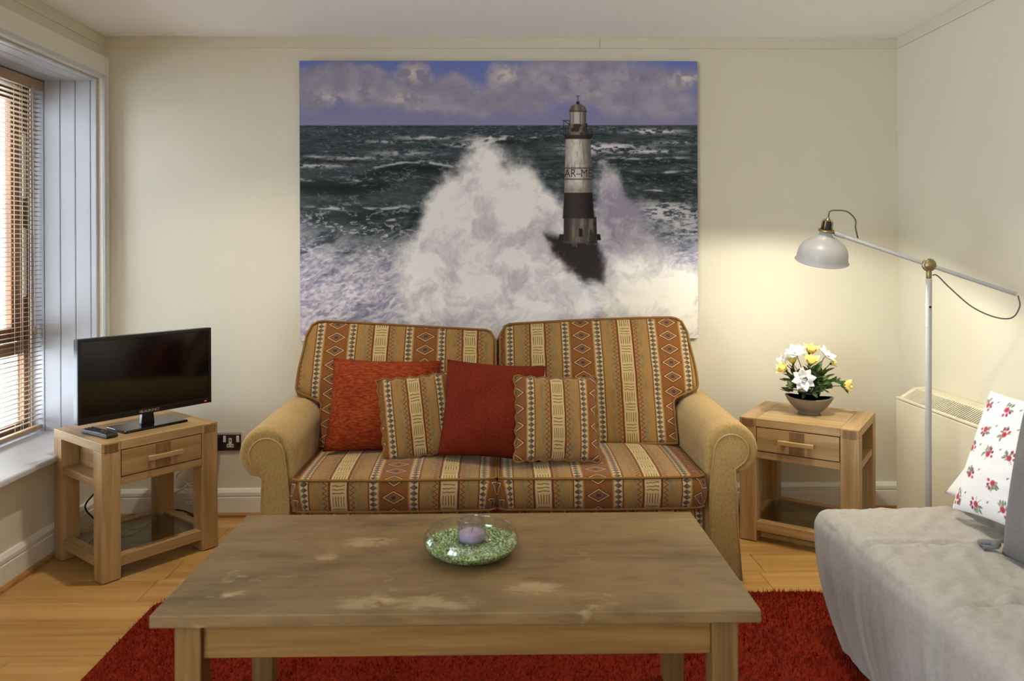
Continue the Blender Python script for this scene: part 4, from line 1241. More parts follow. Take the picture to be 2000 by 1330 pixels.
# ---- glass bowl with green gravel and candle
bc = Vector((-0.071, 2.025, TZ))
BS = 0.942
prof_o = [(0.0, 0.0), (0.070, 0.0), (0.098, 0.006), (0.122, 0.018), (0.135, 0.034), (0.136, 0.046), (0.130, 0.060), (0.121, 0.0715)]
prof_i = [(0.118, 0.0725), (0.1265, 0.060), (0.1325, 0.046), (0.1315, 0.034), (0.119, 0.020), (0.096, 0.009), (0.068, 0.004), (0.0, 0.004)]
bowl = mk('glass_bowl', lathe(B(), prof_o + prof_i, 48, Matrix.Translation(bc + Vector((0, 0, 0.0005))) @ Matrix.Scale(BS, 4)), m_glass, smooth=True, origin=bc)
tag(bowl, 'round clear glass bowl on the coffee table filled with green chippings', 'bowl')
n_ = NB('green_glass_chips')
info_ = n_.noise(n_.coord(), 160, 2)
m_chip = n_.fin(n_.ramp(info_, [(0.34, lin((70, 92, 44))), (0.5, lin((146, 166, 104))), (0.62, lin((214, 224, 178)))]), 0.25, 0, 0.5)
bm = lathe(B(), [(0, 0.0052), (0.066, 0.0052), (0.094, 0.0105), (0.116, 0.0215), (0.1285, 0.034), (0.115, 0.0345), (0.06, 0.034), (0, 0.034)], 40, Matrix.Translation(bc))
rg = random.Random(9)
def chip(bm, p, s):
    M = Matrix.Translation(p) @ Matrix.Rotation(rg.uniform(0, 6.3), 4, Vector((rg.uniform(-1, 1), rg.uniform(-1, 1), rg.uniform(-1, 1))).normalized()) @ Matrix.Diagonal((s, s * rg.uniform(.5, .9), s * rg.uniform(.35, .7), 1))
    vs = [bm.verts.new(M @ Vector(c)) for c in ((1, 0, 0), (-1, 0.2, 0), (0, 1, .2), (.1, -1, 0), (0, .1, 1), (.2, 0, -1))]
    for f in ((0, 2, 4), (2, 1, 4), (1, 3, 4), (3, 0, 4), (2, 0, 5), (1, 2, 5), (3, 1, 5), (0, 3, 5)):
        bm.faces.new([vs[i] for i in f])
for i in range(2300):
    a = rg.uniform(0, 2 * PI); r = 0.124 * math.sqrt(rg.random())
    chip(bm, bc + Vector((r * math.cos(a), r * math.sin(a), 0.0345 + rg.uniform(-0.001, 0.0035) + 0.003 * (r / .124) ** 2 * math.sin(a * 2 + 1))), rg.uniform(0.0034, 0.0062))
for i in range(900):
    a = rg.uniform(0, 2 * PI); zz = rg.uniform(0.010, 0.036)
    rr2 = np.interp(zz, [0.009, 0.02, 0.034, 0.046], [0.094, 0.117, 0.1285, 0.1295]) - 0.003
    chip(bm, bc + Vector((rr2 * math.cos(a), rr2 * math.sin(a), zz)), rg.uniform(0.0025, 0.004))
bm.transform(Matrix.Translation(bc) @ Matrix.Scale(BS, 4) @ Matrix.Translation(-bc))
tag(mk('gravel', bm, m_chip, origin=bc + Vector((0, 0, 0.005))), 'green glass chippings filling the clear bowl on the coffee table', 'gravel', kind='stuff')
cc = bc + Vector((0.002, -0.010, 0.038)) * BS
hold = mk('candle_holder', lathe(B(), [(0, 0), (0.030, 0), (0.0355, 0.004), (0.0365, 0.018), (0.0345, 0.042), (0.0325, 0.0545), (0.0335, 0.058), (0.0325, 0.0605), (0.0300, 0.0605), (0.0295, 0.0545), (0.0315, 0.042), (0.0335, 0.018), (0.0325, 0.006), (0, 0.0055)], 36, Matrix.Translation(cc) @ Matrix.Scale(1.16 * BS, 4)), m_holderglass, smooth=True, origin=cc)
tag(hold, 'small smoky glass candle holder standing in the green chippings', 'candle holder')
m_wax = plain('lilac_wax', (196, 180, 204), 0.5, var=0.06, nscale=60)
cd = thing('candle', tuple(cc + Vector((0, 0, 0.006)) * BS), 0, 'lilac wax candle inside the small glass holder', 'candle')
cd.scale = (BS, BS, BS)
mk('wax', lathe(B(), [(0, 0.0012), (0.034, 0.0012), (0.0368, 0.010), (0.0360, 0.024), (0.033, 0.0255), (0.012, 0.0235), (0, 0.023)], 28), m_wax, cd, smooth=True)
mk('wick', tube(B(), [(0, 0, 0.022), (0.001, 0, 0.031), (0.003, 0.001, 0.036)], 0.0011, 6), m_blackm, cd)

# ================================================================== FLOOR LAMP
PXY = Vector((1.7026, 2.962, 0))
J = Vector((1.7082, 2.962, 1.2478))
T_ = Vector((1.967, 2.83, 1.138)); Hd = Vector((1.399, 3.12, 1.379))
lamp = thing('floor_lamp', tuple(PXY), 0, 'white floor lamp with bell shade on a slanted arm, standing in the corner', 'floor lamp')
def lp(name, bm, mat, parent=None, **k): return mk(name, bm, mat, parent or lamp, world=True, **k)
lp('base', lathe(B(), [(0, 0.0005), (0.14, 0.0005), (0.14, 0.012), (0.13, 0.018), (0.02, 0.022), (0.016, 0.04), (0, 0.04)], 40, Matrix.Translation(PXY)), m_lampw, smooth=True, bevel=0.002)
pole = lp('pole', tube(B(), [PXY + Vector((0, 0, 0.03)), PXY + Vector((0.001, 0, 0.60)), PXY + Vector((0.0055, 0, 1.192))], 0.0115, 16), m_lampw, smooth=True, bevel=0.001)
lp('pole_joint', tube(B(), [PXY + Vector((0.003, 0, 1.00)), PXY + Vector((0.003, 0, 1.003))], 0.0122, 16), m_lampw, pole)
lp('screw_hole', tube(B(), [PXY + Vector((0.004, -0.0105, 1.082)), PXY + Vector((0.004, -0.0122, 1.082))], 0.005, 12), m_black, pole)
kn = lp('brass_collar', tube(B(), [J + Vector((0, 0, -0.054)), J + Vector((0, 0, -0.022))], 0.0105, 16), m_brass, smooth=True, bevel=0.001)
MJ = Matrix.Translation(J) @ Matrix.Rotation(math.radians(-27), 4, 'Z') @ Matrix.Rotation(PI / 2, 4, 'X') @ Matrix.Diagonal((1, 1, 0.6, 1))
lp('joint_disc', lathe(B(), [(0, -0.020), (0.020, -0.020), (0.026, -0.014), (0.026, 0.014), (0.020, 0.019), (0.017, 0.019), (0.016, 0.024), (0.008, 0.028), (0, 0.029)], 28, MJ), m_brass, smooth=True, bevel=0.001)
ad = (Hd - T_).normalized()
lp('arm', tube(B(), [T_, T_ + ad * 0.3, Hd - ad * 0.045], 0.0082, 14), m_lampw, smooth=True, bevel=0.001)
lp('arm_tip', tube(B(), [Hd - ad * 0.046, Hd - ad * 0.004], 0.0098, 14), m_lampw, smooth=True, bevel=0.001)
axis = Vector((0.025, -0.285, 0.957)).normalized()
RC = Vector((1.358, 3.14, 1.263))
sx_ = axis.cross(Vector((0, 1, 0))).normalized(); sy_ = axis.cross(sx_).normalized()
MS = Matrix((sx_, sy_, axis)).transposed().to_4x4()
if MS.determinant() < 0: MS = Matrix((-sx_, sy_, axis)).transposed().to_4x4()
MS.translation = RC
MS = MS @ Matrix.Scale(0.93, 4)
shp = [(0.1125, 0.0), (0.1105, 0.004), (0.1085, 0.016), (0.1070, 0.034), (0.1020, 0.056), (0.0900, 0.076), (0.0700, 0.092), (0.0480, 0.104), (0.0330, 0.114), (0.0265, 0.124), (0.0250, 0.138)]
ins_ = [(max(0.004, r - 0.0018), z + 0.0006) for r, z in shp[::-1]]
sh = lp('lamp_shade', lathe(B(), shp + ins_, 48, MS, close=True), m_lampw, smooth=True)
lp('rim', tube(B(), [MS @ Vector((0.1130 * math.cos(2 * PI * k / 48), 0.1130 * math.sin(2 * PI * k / 48), 0.0005)) for k in range(48)], 0.0022, 6, closed=True), m_lampw, sh, smooth=True)
cap = lp('lamp_socket', lathe(B(), [(0, 0.139), (0.031, 0.139), (0.034, 0.142), (0.030, 0.146), (0.0185, 0.148), (0.0175, 0.182), (0.014, 0.186), (0, 0.186)], 28, MS), m_black, smooth=True, bevel=0.0008)
lp('flange', lathe(B(), [(0.020, 0.1388), (0.0335, 0.1388), (0.0345, 0.142), (0.031, 0.1465), (0.019, 0.1485)], 28, MS, close=True), m_brass, cap, smooth=True)
for k in range(4):
    a = PI / 4 + k * PI / 2
    lp('cage_bar', tube(B(), [MS @ Vector((r * math.cos(a), r * math.sin(a), z)) for r, z in ((0.0215, 0.146), (0.022, 0.165), (0.0205, 0.182), (0.013, 0.190))], 0.0042, 8), m_brass, cap, smooth=True)
lp('top_nut', lathe(B(), [(0, 0.184), (0.016, 0.184), (0.016, 0.189), (0.009, 0.192), (0.007, 0.200), (0.003, 0.203), (0, 0.203)], 18, MS), m_brass, cap, smooth=True)
lp('swivel', tube(B(), [MS @ Vector((0.018, 0, 0.142)), Hd - ad * 0.002], 0.0045, 10), m_brass, cap, smooth=True)
m_bulb = bpy.data.materials.new('warm_bulb'); m_bulb.use_nodes = True
_b = m_bulb.node_tree.nodes['Principled BSDF']; _b.inputs['Base Color'].default_value = (0.9, 0.85, 0.75, 1)
_b.inputs['Emission Color'].default_value = (1.0, 0.955, 0.76, 1); _b.inputs['Emission Strength'].default_value = LAMP_STRENGTH
lp('bulb', lathe(B(), [(0, 0.004), (0.008, 0.005), (0.015, 0.010), (0.019, 0.019), (0.0185, 0.027), (0, 0.0275)], 14, MS), m_bulb, cap)
lp('bulb_neck', lathe(B(), [(0.0185, 0.028), (0.016, 0.045), (0.014, 0.075), (0.0, 0.076)], 14, MS), m_white, cap, smooth=True)
top = MS @ Vector((0, 0, 0.203))
lp('cord', tube(B(), spline([top, top + Vector((0.006, 0, 0.022)), top + Vector((0.035, 0.010, 0.028)), top + Vector((0.085, 0.012, 0.022)), top + Vector((0.117, 0.012, -0.010)), top + Vector((0.113, 0.0, -0.045)), Hd + ad * -0.165 + Vector((0, 0, 0.012)) + Vector((-0.045, 0.05, 0.025)) * 1.0], 8), 0.003, 8), m_greycord, smooth=True)
lp('cord', tube(B(), spline([J + Vector((0.014, 0, -0.040)), J + Vector((0.030, -0.008, -0.043)), J + Vector((0.060, -0.045, -0.092)), J + Vector((0.105, -0.105, -0.158)), J + Vector((0.152, -0.165, -0.192)), J + Vector((0.190, -0.205, -0.192)), J + Vector((0.208, -0.222, -0.150)), T_ + Vector((0.004, -0.004, -0.006))], 8), 0.0026, 8), m_greycord, smooth=True)

# ================================================================== STORAGE HEATER
HX = XR - 0.155
ht = thing('storage_heater', (1.95, 3.14, 0.0), label='cream storage heater with slatted top grille on the right wall', cat='heater')
HY0, HY1 = 2.72, 3.525
body = [(XR - 0.002, 0.06), (HX + 0.004, 0.06), (HX + 0.004, 0.612), (HX + 0.012, 0.612), (HX + 0.030, 0.600), (HX + 0.075, 0.632), (HX + 0.085, 0.660), (XR - 0.02, 0.664), (XR - 0.002, 0.660)]
mk('body', prism(B(), body, 'Y', HY0, HY1 - 0.004), m_heater, ht, world=True, bevel=0.003)
mk('front_panel', bx(HX - 0.006, HX + 0.0038, HY0, HY1, 0.075, 0.606), m_heater, ht, world=True, bevel=0.003)
mk('front_lip', bx(HX - 0.006, HX + 0.011, HY0, HY1, 0.609, 0.620), m_heater, ht, world=True, bevel=0.003)
for y0 in (HY0 - 0.001, HY1 - 0.026):
    mk('end_cheek', prism(B(), [(HX + 0.0115, 0.612), (HX + 0.013, 0.620), (HX + 0.080, 0.662), (XR - 0.02, 0.666), (XR - 0.0025, 0.662), (XR - 0.0025, 0.612)], 'Y', y0, y0 + 0.026), m_heater, ht, world=True, bevel=0.003)
gl = bx(-0.0009, 0.0009, -0.0009, 0.0009, -0.001, 0.001); gl.free()
grm = B(); prism(grm, [(HX + 0.014, 0.6165), (HX + 0.016, 0.6195), (HX + 0.082, 0.659), (HX + 0.084, 0.654), (HX + 0.0745, 0.634), (HX + 0.032, 0.604)], 'Y', -0.0020, 0.0020)
bmesh.ops.recalc_face_normals(grm, faces=grm.faces[:])
grm.transform(Matrix.Translation((-1.95, 0, 0)))
gme = bpy.data.meshes.new('grille_fin'); grm.to_mesh(gme); grm.free()
mk('grille_tray', prism(B(), [(HX + 0.013, 0.6125), (HX + 0.030, 0.6008), (HX + 0.075, 0.6328), (HX + 0.084, 0.652)], 'Y', HY0 + 0.026, HY1 - 0.027), m_heaterd, ht, world=True)
yy = HY0 + 0.030
while yy < HY1 - 0.030:
    o = link_mesh('grille_fin', gme, m_heater, ht); o.location = (0, yy - 3.14, 0.0)
    yy += 0.0145

# ================================================================== FLOWERS
FBX, FBY = 1.432, 3.452
fb_ = thing('flower_bowl', (FBX, FBY, 0.5555), math.radians(-28), 'grey boat-shaped bowl with dark glossy inside under the flowers', 'bowl')
n_ = NB('grey_glazed_ceramic')
m_bowlo = n_.fin(n_.mix(n_.noise(n_.coord(), 220, 3), lin((112, 104, 92)), lin((150, 142, 128))), 0.3, 0.3, 0.5)
m_bowli = plain('black_glaze', (16, 19, 22), 0.12, var=0.1)
def boat(bm, prof, zf):
    seg = 44; rings = []
    for r, z in prof:
        R = []
        for k in range(seg):
            a = 2 * PI * k / seg
            R.append(bm.verts.new((r * 1.0 * math.cos(a), r * 0.62 * math.sin(a) if r > 0.05 else r * (0.62 + 0.3 * (0.05 - r) / 0.05) * math.sin(a), z + zf * (math.cos(a) ** 2) * (z / 0.075) ** 2)))
        rings.append(R)
    for A, C_ in zip(rings[:-1], rings[1:]):
        for k in range(seg): bm.faces.new((A[k], A[(k + 1) % seg], C_[(k + 1) % seg], C_[k]))
    return rings
bm = B(); R = boat(bm, [(0.048, 0.0), (0.050, 0.003), (0.046, 0.010), (0.060, 0.020), (0.082, 0.040), (0.098, 0.060), (0.106, 0.072), (0.105, 0.0745), (0.102, 0.074)], 0.012)
bm.faces.new(R[0][::-1])
mk('shell', bm, m_bowlo, fb_, smooth=True)
bm = B(); R = boat(bm, [(0.1022, 0.0738), (0.095, 0.061), (0.079, 0.043), (0.057, 0.024), (0.040, 0.016)], 0.012); bm.faces.new(R[-1])
mk('inner_glaze', bm, m_bowli, fb_, smooth=True)

fl = thing('flower_arrangement', (FBX, FBY, 0.578), 0, 'artificial white and yellow flowers with green leaves in the boat-shaped bowl', 'flowers')
mk('pot', lathe(B(), [(0, 0), (0.036, 0.0), (0.042, 0.040), (0.046, 0.072), (0.050, 0.074), (0.050, 0.082), (0.044, 0.084), (0, 0.080)], 24), m_bowli, fl, smooth=True)
def two_tone(name, c1, c2, rough=0.5, sc=60):
    n = NB(name); return n.fin(n.mix(n.smooth(n.noise(n.coord(), sc, 2), 0.35, 0.65), lin(c1), lin(c2)), rough, 0, 0.35)
m_leaf = two_tone('green_leaf', (34, 52, 22), (78, 98, 46), 0.4)
m_stem = plain('green_stem', (60, 80, 40), 0.6)
m_wpet = two_tone('white_petal', (226, 224, 226), (244, 242, 240), 0.7)
m_ypet = two_tone('yellow_petal', (238, 206, 100), (250, 232, 150), 0.6, 40)
m_wcore = plain('white_stamen', (236, 230, 214), 0.6)
def petal_mesh(name, L_, Wd, cup, seg=4, tip=0.35):
    """petal along +x, curling up"""
    bm = B(); rows = []
    for i in range(seg + 1):
        t = i / seg
        w_ = Wd * math.sin(PI * min(1, 0.12 + t * 0.88) ** 0.8) ** 0.8 if t < 1 else Wd * 0.03
        z_ = cup * (t ** 1.6)
        x_ = L_ * t * (1 - 0.12 * t * abs(cup) / max(L_, 1e-6))
        rows.append([bm.verts.new((x_, -w_ / 2, z_ + 0.18 * w_)), bm.verts.new((x_, 0, z_)), bm.verts.new((x_, w_ / 2, z_ + 0.18 * w_))])
    for A, C_ in zip(rows[:-1], rows[1:]):
        for k in range(2): bm.faces.new((A[k], A[k + 1], C_[k + 1], C_[k]))
    geom = bm.faces[:]
    me = bpy.data.meshes.new(name); bm.to_mesh(me); bm.free()
    me.polygons.foreach_set('use_smooth', [True] * len(me.polygons))
    return me
def addpiece(name, me, mat, parent, M):
    o = link_mesh(name, me, mat, parent)
    o.matrix_local = M
    m = o.modifiers.new('thickness', 'SOLIDIFY'); m.thickness = 0.0008; m.offset = 0
    return o
def face_frame(p, d, spin=0.0):
    d = Vector(d).normalized()
    z_ = d; x_ = z_.orthogonal().normalized()
    M = Matrix((x_, z_.cross(x_), z_)).transposed().to_4x4()
    M.translation = Vector(p)
    return M @ Matrix.Rotation(spin, 4, 'Z')
pm_w = petal_mesh('petal', 0.060, 0.040, 0.012); pm_wi = petal_mesh('petal', 0.024, 0.014, 0.012)
FO = Vector((FBX, FBY, 0.578))
def white_flower(p, d, sc=1.0, spin=0.0, label=None):
    M = face_frame(Vector(p) - FO, d, spin)
    core = B(); lathe(core, [(0, -0.004), (0.007, -0.002), (0.009, 0.004), (0.006, 0.010), (0, 0.011)], 10)
    core.transform(M @ Matrix.Scale(sc, 4))
    f = mk('white_flower', core, m_wcore, fl, smooth=True)
    for k in range(8):
        addpiece('petal', pm_w, m_wpet, f, M @ Matrix.Rotation(2 * PI * k / 8, 4, 'Z') @ Matrix.Rotation(math.radians(-14 if k % 2 else -6), 4, 'Y') @ Matrix.Scale(sc * (1.0 if k % 2 else 0.94), 4))
    for k in range(6):
        addpiece('petal', pm_wi, m_wpet, f, M @ Matrix.Rotation(2 * PI * k / 6 + .3, 4, 'Z') @ Matrix.Rotation(math.radians(-38), 4, 'Y') @ Matrix.Scale(sc, 4))
    return f
pm_y = petal_mesh('petal', 0.046, 0.034, -0.006)
def rose(p, d, sc=1.0):
    M = face_frame(Vector(p) - FO, d, 0.4)
    core = B(); lathe(core, [(0, -0.002), (0.009, 0.002), (0.014, 0.014), (0.013, 0.026), (0.008, 0.034), (0.004, 0.031), (0, 0.030)], 12)
    core.transform(M @ Matrix.Scale(sc, 4))
    f = mk('yellow_rose', core, m_ypet, fl, smooth=True)
    for k in range(6):
        Mk = M @ Matrix.Rotation(2 * PI * k / 6, 4, 'Z') @ Matrix.Translation((0.005 * sc, 0, -0.002)) @ Matrix.Rotation(math.radians(-66 + (k % 2) * 12), 4, 'Y') @ Matrix.Scale(sc * (0.95 if k % 2 else 0.85), 4)
        addpiece('petal', pm_y, m_ypet, f, Mk)
    cal = B(); lathe(cal, [(0, -0.010), (0.005, -0.008), (0.0105, 0.001), (0.012, 0.006)], 10); cal.transform(M @ Matrix.Scale(sc, 4))
    mk('calyx', cal, m_leaf, f, smooth=True)
    return f
hub = Vector((FBX, FBY, 0.65))
def stem(p):
    p = Vector(p)
    mk('stem', tube(B(), [q - FO for q in spline([hub, hub * 0.5 + p * 0.5 + Vector((0, 0, 0.012)), p], 4)], 0.0018, 5), m_stem, fl)
WF = [((1.378, 3.385, 0.727), (-0.25, -1, 0.12), 1.0, 0.2), ((1.365, 3.43, 0.836), (-0.35, -0.45, 0.9), 0.92, 0.0), ((1.497, 3.43, 0.822), (0.5, -0.5, 0.75), 0.98, 0.3), ((1.335, 3.50, 0.785), (-0.8, -0.2, 0.5), 0.8, 0.1)]
for p, d, s_, a_ in WF:
    white_flower(p, d, s_, a_); stem(Vector(p) - Vector(d).normalized() * 0.006)
RO = [((1.430, 3.43, 0.838), (0.05, -0.35, 1), 1.2), ((1.418, 3.40, 0.795), (-0.05, -0.55, 0.9), 1.2), ((1.315, 3.43, 0.760), (-0.85, -0.2, 0.65), 1.15), ((1.575, 3.42, 0.690), (1, -0.15, 0.05), 1.15), ((1.520, 3.42, 0.790), (0.8, -0.3, 0.4), 0.75), ((1.362, 3.46, 0.790), (-0.3, -0.3, 0.8), 0.85)]
for p, d, s_ in RO:
    rose(p, d, s_); stem(Vector(p) - Vector(d).normalized() * 0.008)
lm = petal_mesh('leaf', 0.052, 0.024, 0.004, 4); lm2 = petal_mesh('leaf', 0.036, 0.015, -0.006, 4)
rl = random.Random(21)
for k in range(150):
    a = rl.uniform(0, 2 * PI); el = rl.uniform(-0.15, 1.1)
    r = rl.uniform(0.03, 0.10)
    d = Vector((math.cos(a) * math.cos(el), math.sin(a) * math.cos(el) * 0.8, math.sin(el)))
    p = Vector((0, 0, 0.085)) + Vector((d.x * r, d.y * r, max(-0.01, d.z * r * 1.25)))
    x_ = (d + Vector((rl.uniform(-.7, .7), rl.uniform(-.7, .7), rl.uniform(-.5, .5)))).normalized()
    z_ = (Vector((0, 0, 1)) + d * .4 + Vector((rl.uniform(-.5, .5), rl.uniform(-.8, .2), 0))).normalized()
    y_ = z_.cross(x_).normalized(); z_ = x_.cross(y_)
    M = Matrix((x_, y_, z_)).transposed().to_4x4(); M.translation = p
    addpiece('leaf', lm if k % 3 else lm2, m_leaf, fl, M @ Matrix.Scale(rl.uniform(.75, 1.15), 4))
for k in range(16):   # leafy sprig reaching to the right
    t = k / 15
    p = Vector((0.045 + 0.105 * t, -0.02 - 0.01 * t, 0.10 + 0.03 * math.sin(t * 3) - 0.0 * t))
    a = rl.uniform(-1.6, 1.6)
    x_ = Vector((0.7, -0.2 + 0.3 * math.sin(a), math.sin(a))).normalized(); z_ = Vector((0.1, -0.8, 0.6)); y_ = z_.cross(x_).normalized(); z_ = x_.cross(y_)
    M = Matrix((x_, y_, z_)).transposed().to_4x4(); M.translation = p
    addpiece('leaf', lm2, m_leaf, fl, M @ Matrix.Scale(rl.uniform(.8, 1.15), 4))

# ================================================================== DAYBED WITH THROW AND PILLOWS
bed = thing('daybed', (1.5, 1.6, 0), label='low daybed along the right wall, hidden under a pale throw', cat='daybed')
mk('seat_base', bx(1.16, 1.74, 0.55, 2.40, 0.10, 0.385), m_blackm, bed, world=True, bevel=0.03, bseg=3)
for yq in (0.7, 2.25):
    for xq in (1.2, 1.66):
        mk('leg', bx(xq, xq + 0.05, yq, yq + 0.05, 0.0005 if xq > 1.245 else 0.0325, 0.102), m_blackm, bed, world=True)
def rounded_box(name, x0, x1, y0, y1, z0, z1, r, res, fn, mat, parent=None):
    nx, ny, nz = max(2, int((x1 - x0) / res)), max(2, int((y1 - y0) / res)), max(2, int((z1 - z0) / res))
    faces = []; verts = {}; co = []
    def vid(i, j, k):
        key = (i, j, k)
        if key not in verts:
            verts[key] = len(co); co.append((x0 + (x1 - x0) * i / nx, y0 + (y1 - y0) * j / ny, z0 + (z1 - z0) * k / nz))
        return verts[key]
    for i in range(nx):
        for j in range(ny):
            faces.append((vid(i, j, nz), vid(i + 1, j, nz), vid(i + 1, j + 1, nz), vid(i, j + 1, nz)))
    for j in range(ny):
        for k in range(nz):
            faces.append((vid(0, j, k), vid(0, j, k + 1), vid(0, j + 1, k + 1), vid(0, j + 1, k)))
            faces.append((vid(nx, j, k), vid(nx, j + 1, k), vid(nx, j + 1, k + 1), vid(nx, j, k + 1)))
    for i in range(nx):
        for k in range(nz):
            faces.append((vid(i, 0, k), vid(i + 1, 0, k), vid(i + 1, 0, k + 1), vid(i, 0, k + 1)))
            faces.append((vid(i, ny, k), vid(i, ny, k + 1), vid(i + 1, ny, k + 1), vid(i + 1, ny, k)))
    p = np.array(co)
    lo = np.array([x0 + r, y0 + r, -10]); hi = np.array([x1 - r, y1 - r, z1 - r])
    q = np.clip(p, lo, hi); d = p - q
    ln = np.linalg.norm(d, axis=1, keepdims=True)
    nrm = np.where(ln > 1e-9, d / np.maximum(ln, 1e-9), 0)
    p = np.where(ln > 1e-9, q + nrm * r, p)
    nrm = np.where(ln > 1e-9, nrm, np.array([0, 0, 1.0]))
    p = fn(p, nrm)
    if parent is not None: p = p - np.array(WM[parent].translation)
    me = bpy.data.meshes.new(name); me.from_pydata(p.tolist(), [], faces); me.update()
    return link_mesh(name, me, mat, parent, smooth=True)
def throw_shape(p, n):
    x, y, z = p[:, 0].copy(), p[:, 1].copy(), p[:, 2].copy()
    low = np.clip(1 - z / 0.43, 0, 1)
    far = np.clip((y - 1.5) / 1.1, 0, 1) ** 1.5
    # the far end hangs in towards the bottom, the front swells
    dy = -0.24 * low ** 1.6 * far
    dx = -0.022 * np.sin(PI * np.clip(z / 0.43, 0, 1)) * (n[:, 0] < -0.2) + 0.012 * low
    # soft folds
    wr = (fbm(x * 7 + 3, y * 5, 401, 4) - .5) * 0.016 + (fbm((x + y) * 9, (x - y) * 22 + 2 * z, 411, 3) - .5) * 0.016 + (0.5 - np.abs(2 * fbm((x + 2 * y) * 6, (x - y) * 9 + 2 * z, 415, 3) - 1)) * 0.010
    sid = (np.abs(n[:, 2]) < 0.6)
    wr = wr * np.where(sid, 0.45, 1.0) + sid * (fbm(y * 26, z * 6, 421, 3) - .5) * 0.010 * low
    wr = wr * (np.clip((y1_ - y) / 0.05, 0.3, 1))
    seam = 0
    for ys_ in (2.24, 1.845, 1.45):
        seam = seam - 0.013 * np.exp(-((y + 0.004 * np.sin(x * 30 + z * 20) - ys_) / 0.008) ** 2) + 0.004 * np.exp(-((y - ys_ - 0.028) / 0.018) ** 2) + 0.004 * np.exp(-((y - ys_ + 0.028) / 0.018) ** 2)
    pk = (np.abs(np.sin(x * 60 + y * 8)) * 0.004) * np.exp(-((y - 2.20) / 0.06) ** 2) * (n[:, 2] > 0.5)
    k = wr + seam + pk
    out = np.stack([x + dx + n[:, 0] * k, y + dy + n[:, 1] * k, np.maximum(z + n[:, 2] * k, 0.048)], -1)
    return out
y1_ = 2.60
TH = 1.0
throw = rounded_box('throw', 1.082, 1.745, 0.50, y1_, 0.050, 0.428, 0.055, 0.0095, throw_shape, m_throw)
me = throw.data; me.transform(Matrix.Translation((-1.4, -1.6, -0.05))); throw.location = (1.4, 1.6, 0.05); WM[throw] = Matrix.Translation((1.4, 1.6, 0.05))
tag(throw, 'pale beige suede throw with seams draped over the daybed', 'throw')
def back_shape(p, n):
    k = (fbm(p[:, 1] * 8, p[:, 2] * 8 + p[:, 0] * 5, 431, 4) - .5) * 0.02
    return p + n * k[:, None]
rounded_box('backrest', 1.775, 2.02, 0.55, 2.52, 0.10, 0.79, 0.085, 0.02, back_shape, m_throw, bed)

# floral pillow: white cotton with printed rose sprigs
def paint_floral(n):
    S, T = np.meshgrid(np.linspace(0, 0.46, n), np.linspace(0, 0.46, n))
    img = np.ones((n, n, 3)) * np.array([.90, .89, .90])
    r = np.random.RandomState(17); O = [None]
    def dab(cx, cy, rx, ry, a, col, k=1.0):
        if O[0] is not None:
            cx, cy, rx, ry = O[0][0] + (cx - O[0][0]) * 1.4, O[0][1] + (cy - O[0][1]) * 1.4, rx * 1.4, ry * 1.4
        dx, dy = S - cx, T - cy
        u = dx * math.cos(a) + dy * math.sin(a); v = -dx * math.sin(a) + dy * math.cos(a)
        m = (ss(1.15, .8, np.hypot(u / rx, v / ry)) * k)[..., None]
        img[:] = img * (1 - m) + np.array(col) * m
    red = [.55, .08, .11]; dred = [.36, .05, .12]; grn = [.19, .22, .16]; gr2 = [.33, .36, .30]
    pts = []
    for j in range(5):
        for i in range(4):
            pts.append((0.035 + i * 0.115 + (0.055 if j % 2 else 0) + r.uniform(-.012, .012), 0.045 + j * 0.092 + r.uniform(-.012, .012)))
    for (cx, cy) in pts:
        a0 = r.uniform(0, 2 * PI); O[0] = (cx, cy)
        for k in range(12):
            a = a0 + PI * .5 + r.uniform(-1.5, 1.5); d = r.uniform(.009, .021)
            dab(cx + d * math.cos(a), cy + d * math.sin(a), .0062, .0028, a + r.uniform(-.6, .6), grn if k % 2 else gr2, .95)
        for k in range(3):
            a = a0 + r.uniform(-2.6, 2.6); d = .019 + r.uniform(0, .006)
            dab(cx + d * .5 * math.cos(a), cy + d * .5 * math.sin(a), d * .55, .0009, a, grn, .9)
        for k in range(3):
            a = a0 + (k - 1) * .7; d = .017
            dab(cx + d * math.cos(a), cy + d * math.sin(a), .0052, .0042, a, dred if k else red)
        dab(cx, cy, .0088, .0082, 0, red); dab(cx + .002, cy, .004, .003, 1, dred, .7)
        O[0] = None
        bx_, by_ = cx + 0.055 + r.uniform(-.008, .008), cy + 0.02 + r.uniform(-.015, .015)
        dab(bx_, by_, .0045, .0035, 1, dred, .9); dab(bx_ + .005, by_ + .003, .004, .002, .6, gr2, .9)
    return img
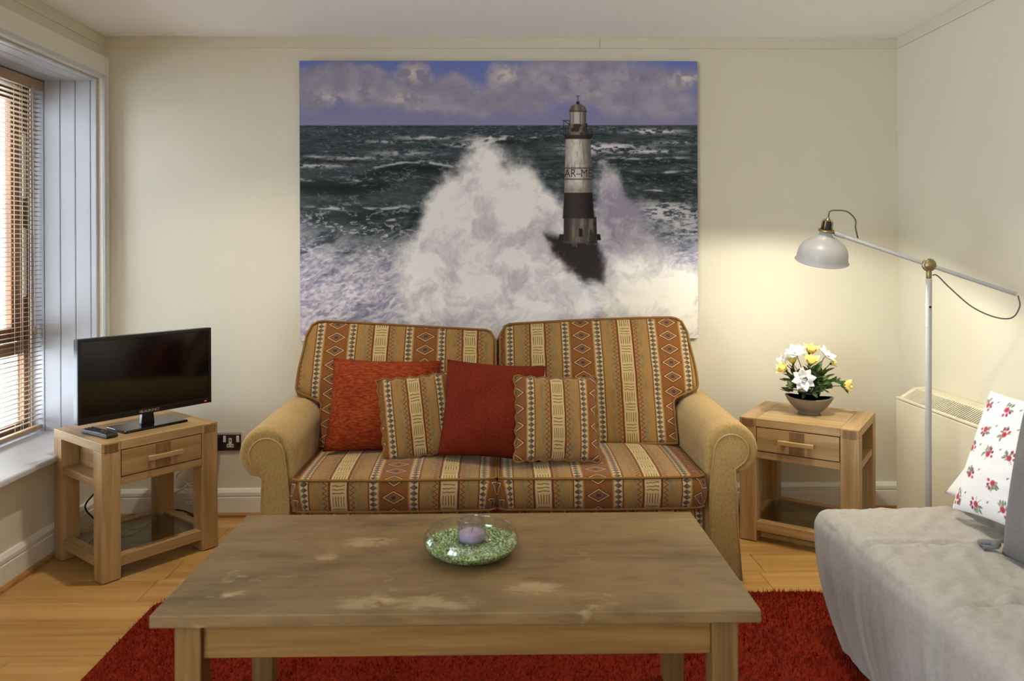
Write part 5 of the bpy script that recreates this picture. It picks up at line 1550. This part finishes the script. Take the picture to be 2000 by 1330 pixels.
def floral_pillow(M, sz, th, label):
    t = thing('floral_pillow', tuple(M.translation), 0, label, 'pillow')
    n = 210
    s, tt = np.meshgrid(np.linspace(-1, 1, n), np.linspace(-1, 1, n))
    pinch = 0.07
    def shell(sg, s, tt):
        a = s * sz / 2 * (1 - pinch * (1 - tt ** 2)); b = tt * sz / 2 * (1 - pinch * (1 - s ** 2))
        h = th / 2 * (np.clip(1 - s * s, 0, 1) * np.clip(1 - tt * tt, 0, 1)) ** .42
        h = h + 0.012 * (fbm(s * 3 + 5, tt * 3 + 5, 501, 3) - .5) * (1 - s * s) * (1 - tt * tt)
        P = np.stack([a, b, sg * h], -1).reshape(-1, 3)
        Mw = np.array((Matrix.Translation(-M.translation) @ M))
        P = P @ Mw[:3, :3].T + Mw[:3, 3]
        return P.reshape(s.shape + (3,))
    link_mesh('printed_cover', grid_mesh('printed_cover', shell(1, s, tt), paint_floral(n)), vcol_mat('floral_print', 0.9, 1.0, 500, 0.1), t, smooth=True)
    s2, t2 = np.meshgrid(np.linspace(-1, 1, 30), np.linspace(-1, 1, 30))
    link_mesh('rear_cover', grid_mesh('rear_cover', shell(-1, s2, t2)[:, ::-1]), m_whitecot, t, smooth=True)
    return t
def side_frame(x, y, z, wd, ht, lean, roll, yaw=0.0):
    """pillow standing on its bottom edge that starts at (x, y, z) and runs towards -Y; leans towards +X"""
    a = Vector((math.sin(math.radians(yaw)), -math.cos(math.radians(yaw)), 0)); up = Vector((math.sin(math.radians(lean)), 0, math.cos(math.radians(lean))))
    R = Matrix.Rotation(math.radians(roll), 3, a.cross(up))
    a2, b2 = R @ a, R @ up
    return frame(Vector((x, y, z)) + a2 * wd / 2 + b2 * ht / 2, a2, b2)
floral_pillow(side_frame(1.495, 2.47, 0.462, 0.42, 0.40, 22, 3, 4), 0.41, 0.12, 'white cotton pillow printed with red rose sprigs on the daybed')
pillow('grey_pillow', side_frame(1.455, 2.155, 0.428, 0.46, 0.48, 11, 2, 0), 0.47, 0.48, 0.15, m_grey, 'plain grey pillow in front of the floral pillow on the daybed', 'pillow', seed=8, pinch=0.04)
pillow('white_pillow', side_frame(1.535, 2.590, 0.462, 0.46, 0.30, 40, 0, 2), 0.46, 0.28, 0.08, m_whitecot, 'plain white pillow mostly hidden behind the floral pillow', 'pillow', seed=10, pinch=0.04)
tie = thing('cushion_tie', (1.44, 2.20, 0.43), 0, 'small grey fabric tie knot at the foot of the grey pillow', 'tie')
for (p0, p1, p2, w0) in (((1.452, 2.172, 0.452), (1.440, 2.190, 0.456), (1.428, 2.212, 0.440), 0.013), ((1.452, 2.168, 0.446), (1.436, 2.180, 0.442), (1.420, 2.190, 0.438), 0.010)):
    rb = tube(B(), spline([p0, p1, p2], 5), [w0 * (0.5 + 0.6 * k_ / 10) for k_ in range(11)], 8)
    for v_ in rb.verts: v_.co.z = 0.437 + (v_.co.z - 0.437) * 0.75
    mk('ribbon', rb, m_grey, tie, world=True, smooth=True)
mk('knot', lathe(B(), [(0, -0.012), (0.010, -0.008), (0.013, 0), (0.010, 0.008), (0, 0.012)], 10, Matrix.Translation((1.447, 2.172, 0.452)) @ Matrix.Rotation(1.1, 4, 'X')), m_grey, tie, world=True, smooth=True)
